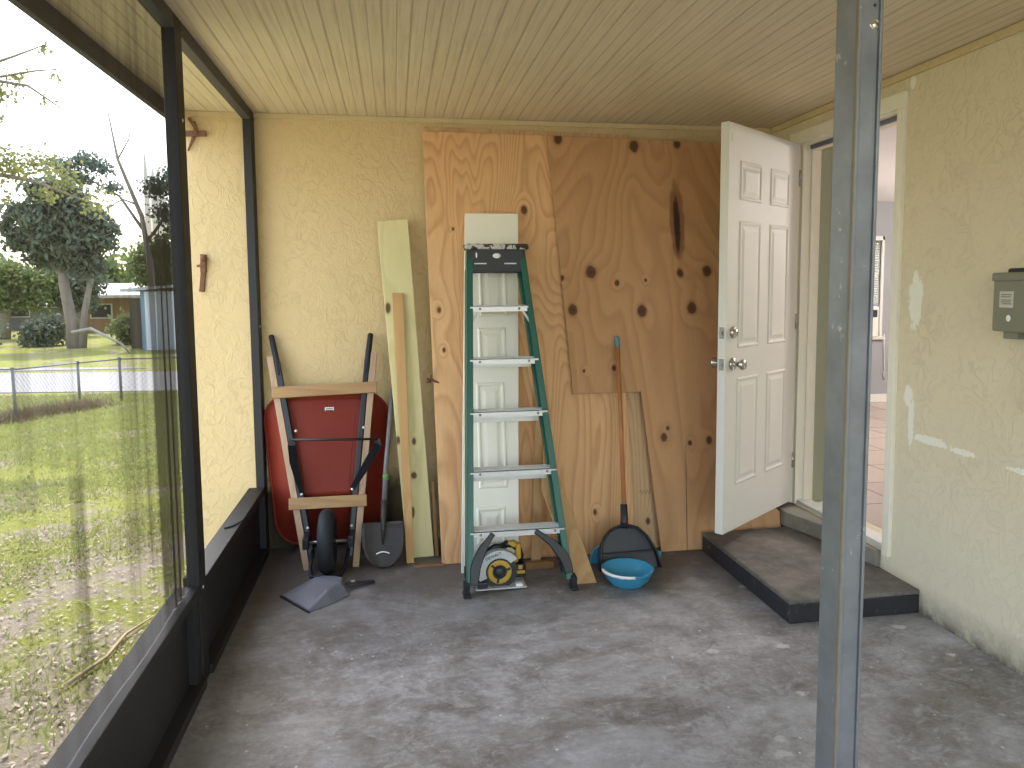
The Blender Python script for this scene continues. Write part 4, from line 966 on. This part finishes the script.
# tall thin tree
t2 = thing('tall_bare_tree', (-9.6, 28, GZ), 'tall tree with thin bare branches and sparse clumps beside the shed', 'tree', 'trees beyond the road')
limb(t2, [([(-8.6, 28, GZ), (-8.7, 28, 2.5), (-8.9, 28, 4.2), (-9.6, 28, 6.2), (-9.85, 28, 7.9)], [.13, .11, .08, .05, .015]), ([(-8.8, 28, 3.6), (-9.6, 28, 4.9), (-10.6, 28, 5.5), (-11.2, 28, 5.8)], [.06, .045, .03, .01]), ([(-8.75, 28, 3.3), (-8.1, 28, 4.2), (-7.6, 28, 4.8), (-7.2, 28, 5.6)], [.06, .05, .03, .012]), ([(-9.0, 28, 4.6), (-9.5, 28, 4.8), (-10.2, 28, 4.4)], [.04, .03, .01]), ([(-9.6, 28, 6.2), (-9.2, 28, 6.9), (-9.1, 28, 7.4)], [.03, .02, .008])])
crown('foliage', [(-11.4, 28, 5.9, .55, .5, .35), (-10.7, 28, 6.1, .5, .5, .35), (-10.9, 28, 5.5, .6, .5, .3), (-10.2, 28, 5.9, .5, .5, .3), (-9.9, 28, 5.2, .5, .4, .25), (-8.3, 28, 5.2, .6, .5, .4), (-7.7, 28, 5.5, .6, .5, .5), (-8.0, 28, 4.3, .7, .5, .4)], 4200, .09, M['lf_blue'], t2, 8, .2, 1.6)
# spreading leafy trees behind
BT = [(-7.9, 31.0, 3.9, 1.3, 1.5, 'lf_dark', 'dense dark tree rising right behind the pale shed'),
      (-9.0, 30.0, 2.4, 1.2, 1.2, 'lf_mid', 'mid green bushy tree left of the pale shed'),
      (-14.6, 30.0, 1.9, 1.6, 1.1, 'lf_mid', 'mid green bushy tree left of the shaggy tree'),
      (-12.6, 31.4, 1.6, 1.2, 1.0, 'lf_dark', 'low dark tree just behind the shaggy tree trunk'),
      (-18.5, 34.0, 2.0, 2.0, 1.3, 'lf_dark', 'dark rounded tree at the far left edge behind the grey house'),
      ]
for i, (x_, y_, zc, rx, rz, mt, lb) in enumerate(BT):
    r_ = thing('leafy_tree', (x_, y_, GZ), lb, 'tree', 'trees beyond the road')
    limb(r_, [([(x_, y_, GZ), (x_+.1, y_, zc*.5), (x_, y_, zc)], [.2, .16, .08])])
    rr_ = random.Random(i); bl_ = [(x_+rr_.uniform(-.6, .6)*rx, y_+rr_.uniform(-.4, .4), zc+rr_.uniform(-.6, .7)*rz, rx*.55, .8, rz*.5) for _ in range(8)]
    crown('foliage', bl_, 6000, .12, M[mt], r_, 20+i, .1, 1.5)
# hedge bushes along the far verge
for i, (x_, y_, rx, rz, mt, lb) in enumerate(((-13.6, 25.5, 1.0, .65, 'lf_dark', 'dark bush at the foot of the shaggy tree, left side'), (-11.4, 25.7, .6, .6, 'lf_dark', 'dark bush touching the forked trunk'), (-15.2, 27, 1.2, .6, 'lf_mid', 'lighter bush at the far left of the verge'), (-8.75, 26, .6, .7, 'lf_mid', 'green bush between brown house and shed'))):
    r_ = thing('bush', (x_, y_, GZ), lb, 'bush', 'bushes on the far verge')
    crown('foliage', [(x_, y_, GZ+rz*.7, rx, .6, rz*.8), (x_+.3, y_, GZ+rz*.9, rx*.6, .6, rz*.7)], 2600, .10, M[mt], r_, 50+i)
    limb(r_, [([(x_, y_, GZ), (x_, y_, GZ+rz)], [.05, .02])], 'stem')
# distant row of trees closing the horizon
for i in range(12):
    x_ = -44+i*4.2; y_ = 50+(i % 3)*3; rz = 1.6+(i*7 % 5)*.35
    r_ = thing('distant_tree', (x_, y_, GZ), 'hazy distant tree in the row on the horizon', 'tree', 'distant tree row on the horizon')
    limb(r_, [([(x_, y_, GZ), (x_, y_, 2)], [.3, .2])])
    crown('foliage', [(x_, y_, 1.6, 2.4, 1.5, rz), (x_+1, y_, 2.2, 1.6, 1.2, rz*.8), (x_-1, y_, 1.9, 1.5, 1.2, rz*.7)], 900, .42, M['lf_dark' if i % 2 else 'lf_mid'], r_, 80+i)
# near yard tree: trunk outside the view, a leafy bough reaching in
t3 = thing('yard_tree', (-9.2, 10.2, GZ), 'yard tree whose yellow green boughs reach into the top left', 'tree')
limb(t3, [([(-9.2, 10.2, GZ), (-9.0, 10.2, 1.4), (-8.4, 10, 2.6), (-7.8, 9.9, 3.8)], [.24, .2, .16, .10]), ([(-8.6, 10.05, 2.2), (-6.4, 9.6, 2.85), (-5.0, 9.3, 2.95), (-4.0, 9.1, 2.75), (-3.4, 9, 2.5)], [.10, .06, .035, .02, .01]),
          ([(-8.2, 10, 3.0), (-6.2, 9.5, 3.9), (-4.9, 9.2, 3.95), (-4.0, 9.05, 3.8), (-3.65, 9, 3.55)], [.09, .05, .025, .014, .006]), ([(-4.6, 9.1, 3.95), (-4.1, 9, 4.1), (-3.75, 9, 4.25)], [.02, .012, .005]), ([(-4.3, 9.1, 3.9), (-3.9, 9, 3.95), (-3.65, 9, 3.98)], [.014, .01, .004])])
crown('foliage', [(-4.4, 9.2, 3.75, .28, .25, .12), (-4.15, 9.1, 3.9, .14, .2, .1), (-3.8, 9, 4.2, .10, .1, .12), (-3.7, 9, 3.9, .10, .1, .1), (-3.8, 9, 3.62, .14, .1, .06), (-4.5, 9.2, 3.45, .12, .2, .12),
                  (-4.5, 9.2, 2.95, .45, .3, .22), (-4.0, 9.1, 2.95, .35, .3, .16), (-3.65, 9, 2.75, .22, .2, .16), (-3.35, 9, 2.5, .18, .2, .16), (-4.6, 9.2, 2.6, .3, .2, .14), (-3.9, 9.1, 2.6, .2, .2, .1)], 1500, .040, M['lf_lime'], t3, 33, .2, 1.5)
# fallen pale branch by the trunk
br_ = MB(); br_.tube([(-9.2, 22.5, .35), (-8.6, 22.3, .45), (-8.1, 22, .25), (-7.7, 22, .02), (-7.5, 22, GZ)], [.04, .05, .04, .035, .02], 8)
tag(br_.build('fallen_branch', plain('bleached_branch', (160, 154, 144), .9)), 'pale fallen branch arching beside the brown house', 'branch')

# shed
sd = thing('shed', (-6.3, 24.2, GZ), 'pale blue garden shed with slanted roof across the road', 'shed')
shm = NT('pale_blue_panel_siding'); sepn = shm.n('ShaderNodeSeparateXYZ'); shm.l(shm.co(), sepn.inputs[0])
ln_ = shm.ramp(shm.math('FRACT', shm.math('DIVIDE', shm.math('ADD', sepn.outputs[0], 20), .30)), [(0, .5), (.06, 0), (1, 0)])
shm.base(shm.mix(ln_, s2l((222, 228, 236)), s2l((160, 170, 182))), .7)
MB().box((-7.42, 23.0, GZ), (-5.2, 25.2, 1.50)).build('body', shm.m, sd)
M['shed_blue'] = plain('blue_shed_trim', (118, 148, 170), .7)
MB().box((-7.46, 22.97, GZ), (-7.36, 23.03, 1.5)).build('corner_trim', M['shed_blue'], sd)
MB().prism([(-7.95, 22.8, 1.50), (-5.1, 22.8, 1.72), (-5.1, 22.8, 1.80), (-7.95, 22.8, 1.58)], (0, 2.6, 0)).build('roof', plain('shed_roof', (168, 172, 176), .6), sd)
MB().box((-8.05, 23.8, GZ), (-7.44, 25.0, 1.30)).build('lean_to', plain('dark_lean_to', (84, 74, 62), .8), sd)
def house(name, x0, x1, y0, z1, wall, roof, label):
    r_ = thing(name, ((x0+x1)/2, y0, GZ), label, 'house')
    MB().box((x0, y0, GZ), (x1, y0+6, z1)).build('wall', plain(name+'_wall', wall, .85, 0, .06, 3), r_)
    MB().prism([(x0-.4, y0-.5, z1), (x1+.4, y0-.5, z1), (x1+.4, y0+3, z1+.55), (x0-.4, y0+3, z1+.55)], (0, 0, .12)).build('roof', plain(name+'_roof', roof, .7, 0, .06, 3), r_)
    for k_ in range(2):
        xa = x0+(x1-x0)*(.25+.4*k_)
        wf = MB().box((xa-.05, y0-.04, .35), (xa+.85, y0, 1.0)).build('window', M['white_paint'], r_)
        MB().box((xa, y0-.05, .40), (xa+.8, y0-.038, .95)).build('pane', M['charcoal_pl'], wf)
house('brown_house', -14.2, -9.6, 34, 1.25, (150, 122, 92), (200, 196, 190), 'low brown house with pale roof behind the trees')
house('grey_house', -22, -15.4, 37, .80, (120, 122, 122), (176, 176, 174), 'low grey house at the far left behind bushes')

# ------------------------------------------------------------------ light
w = bpy.data.worlds.new('World'); bpy.context.scene.world = w; w.use_nodes = True
nt = w.node_tree; bg = nt.nodes['Background']; sky = nt.nodes.new('ShaderNodeTexSky'); sky.sky_type = 'NISHITA'
sky.sun_disc = False; sky.sun_elevation = math.radians(48); sky.sun_rotation = math.radians(-13); sky.air_density = 1.3; sky.dust_density = 2.2; sky.ozone_density = 1
# sky paled by thin cloud
mxn = nt.nodes.new('ShaderNodeMix'); mxn.data_type = 'RGBA'; mxn.inputs[0].default_value = .35; mxn.inputs[7].default_value = (5.5, 5.7, 6.0, 1)
nt.links.new(sky.outputs[0], mxn.inputs[6]); nt.links.new(mxn.outputs[2], bg.inputs[0]); bg.inputs[1].default_value = .34
sl = bpy.data.lights.new('sun', 'SUN'); sl.energy = 3.4; sl.angle = .01; sl.color = (1, .95, .86)
so = bpy.data.objects.new('sun', sl); C.objects.link(so)
sd_ = V((-.13, .56, .82)).normalized(); so.rotation_euler = sd_.to_track_quat('Z', 'Y').to_euler()
pl_ = bpy.data.lights.new('interior_fill', 'POINT'); pl_.energy = 75; pl_.shadow_soft_size = .15; pl_.color = (1, .95, .9)  # added fill light to brighten the room beyond the door, no fixture there
po = bpy.data.objects.new('interior_fill', pl_); C.objects.link(po); po.location = (5.2, 4.6, 2.2)

# ------------------------------------------------------------------ camera
f_px, yaw, pitch, roll, cxp, cyp = 720., .161064996, .0844962951, -.00804636274, 512., 350.152199
cy, sy_, cp, sp_ = math.cos(yaw), math.sin(yaw), math.cos(pitch), math.sin(pitch)
fw_ = V((sy_*cp, cy*cp, -sp_)); r0 = V((cy, -sy_, 0)); u0 = r0.cross(fw_)
c_, s_ = math.cos(roll), math.sin(roll); rt = c_*r0+s_*u0; up = -s_*r0+c_*u0
cam = bpy.data.cameras.new('camera'); cam.sensor_width = 36; cam.lens = f_px/1024*36; cam.shift_y = (cyp-384)/1024; cam.clip_start = .05; cam.clip_end = 300
co = bpy.data.objects.new('camera', cam); C.objects.link(co)
co.matrix_world = Matrix(((rt.x, up.x, -fw_.x, 0), (rt.y, up.y, -fw_.y, 0), (rt.z, up.z, -fw_.z, 1.485), (0, 0, 0, 1)))
sc_ = bpy.context.scene; sc_.camera = co
sc_.view_settings.view_transform = 'Standard'; sc_.view_settings.look = 'None'; sc_.view_settings.gamma = 1; sc_.view_settings.use_curve_mapping = False
sc_.view_settings.exposure = 1.55
for o in bpy.data.objects:
    if '_o' in o: del o['_o']
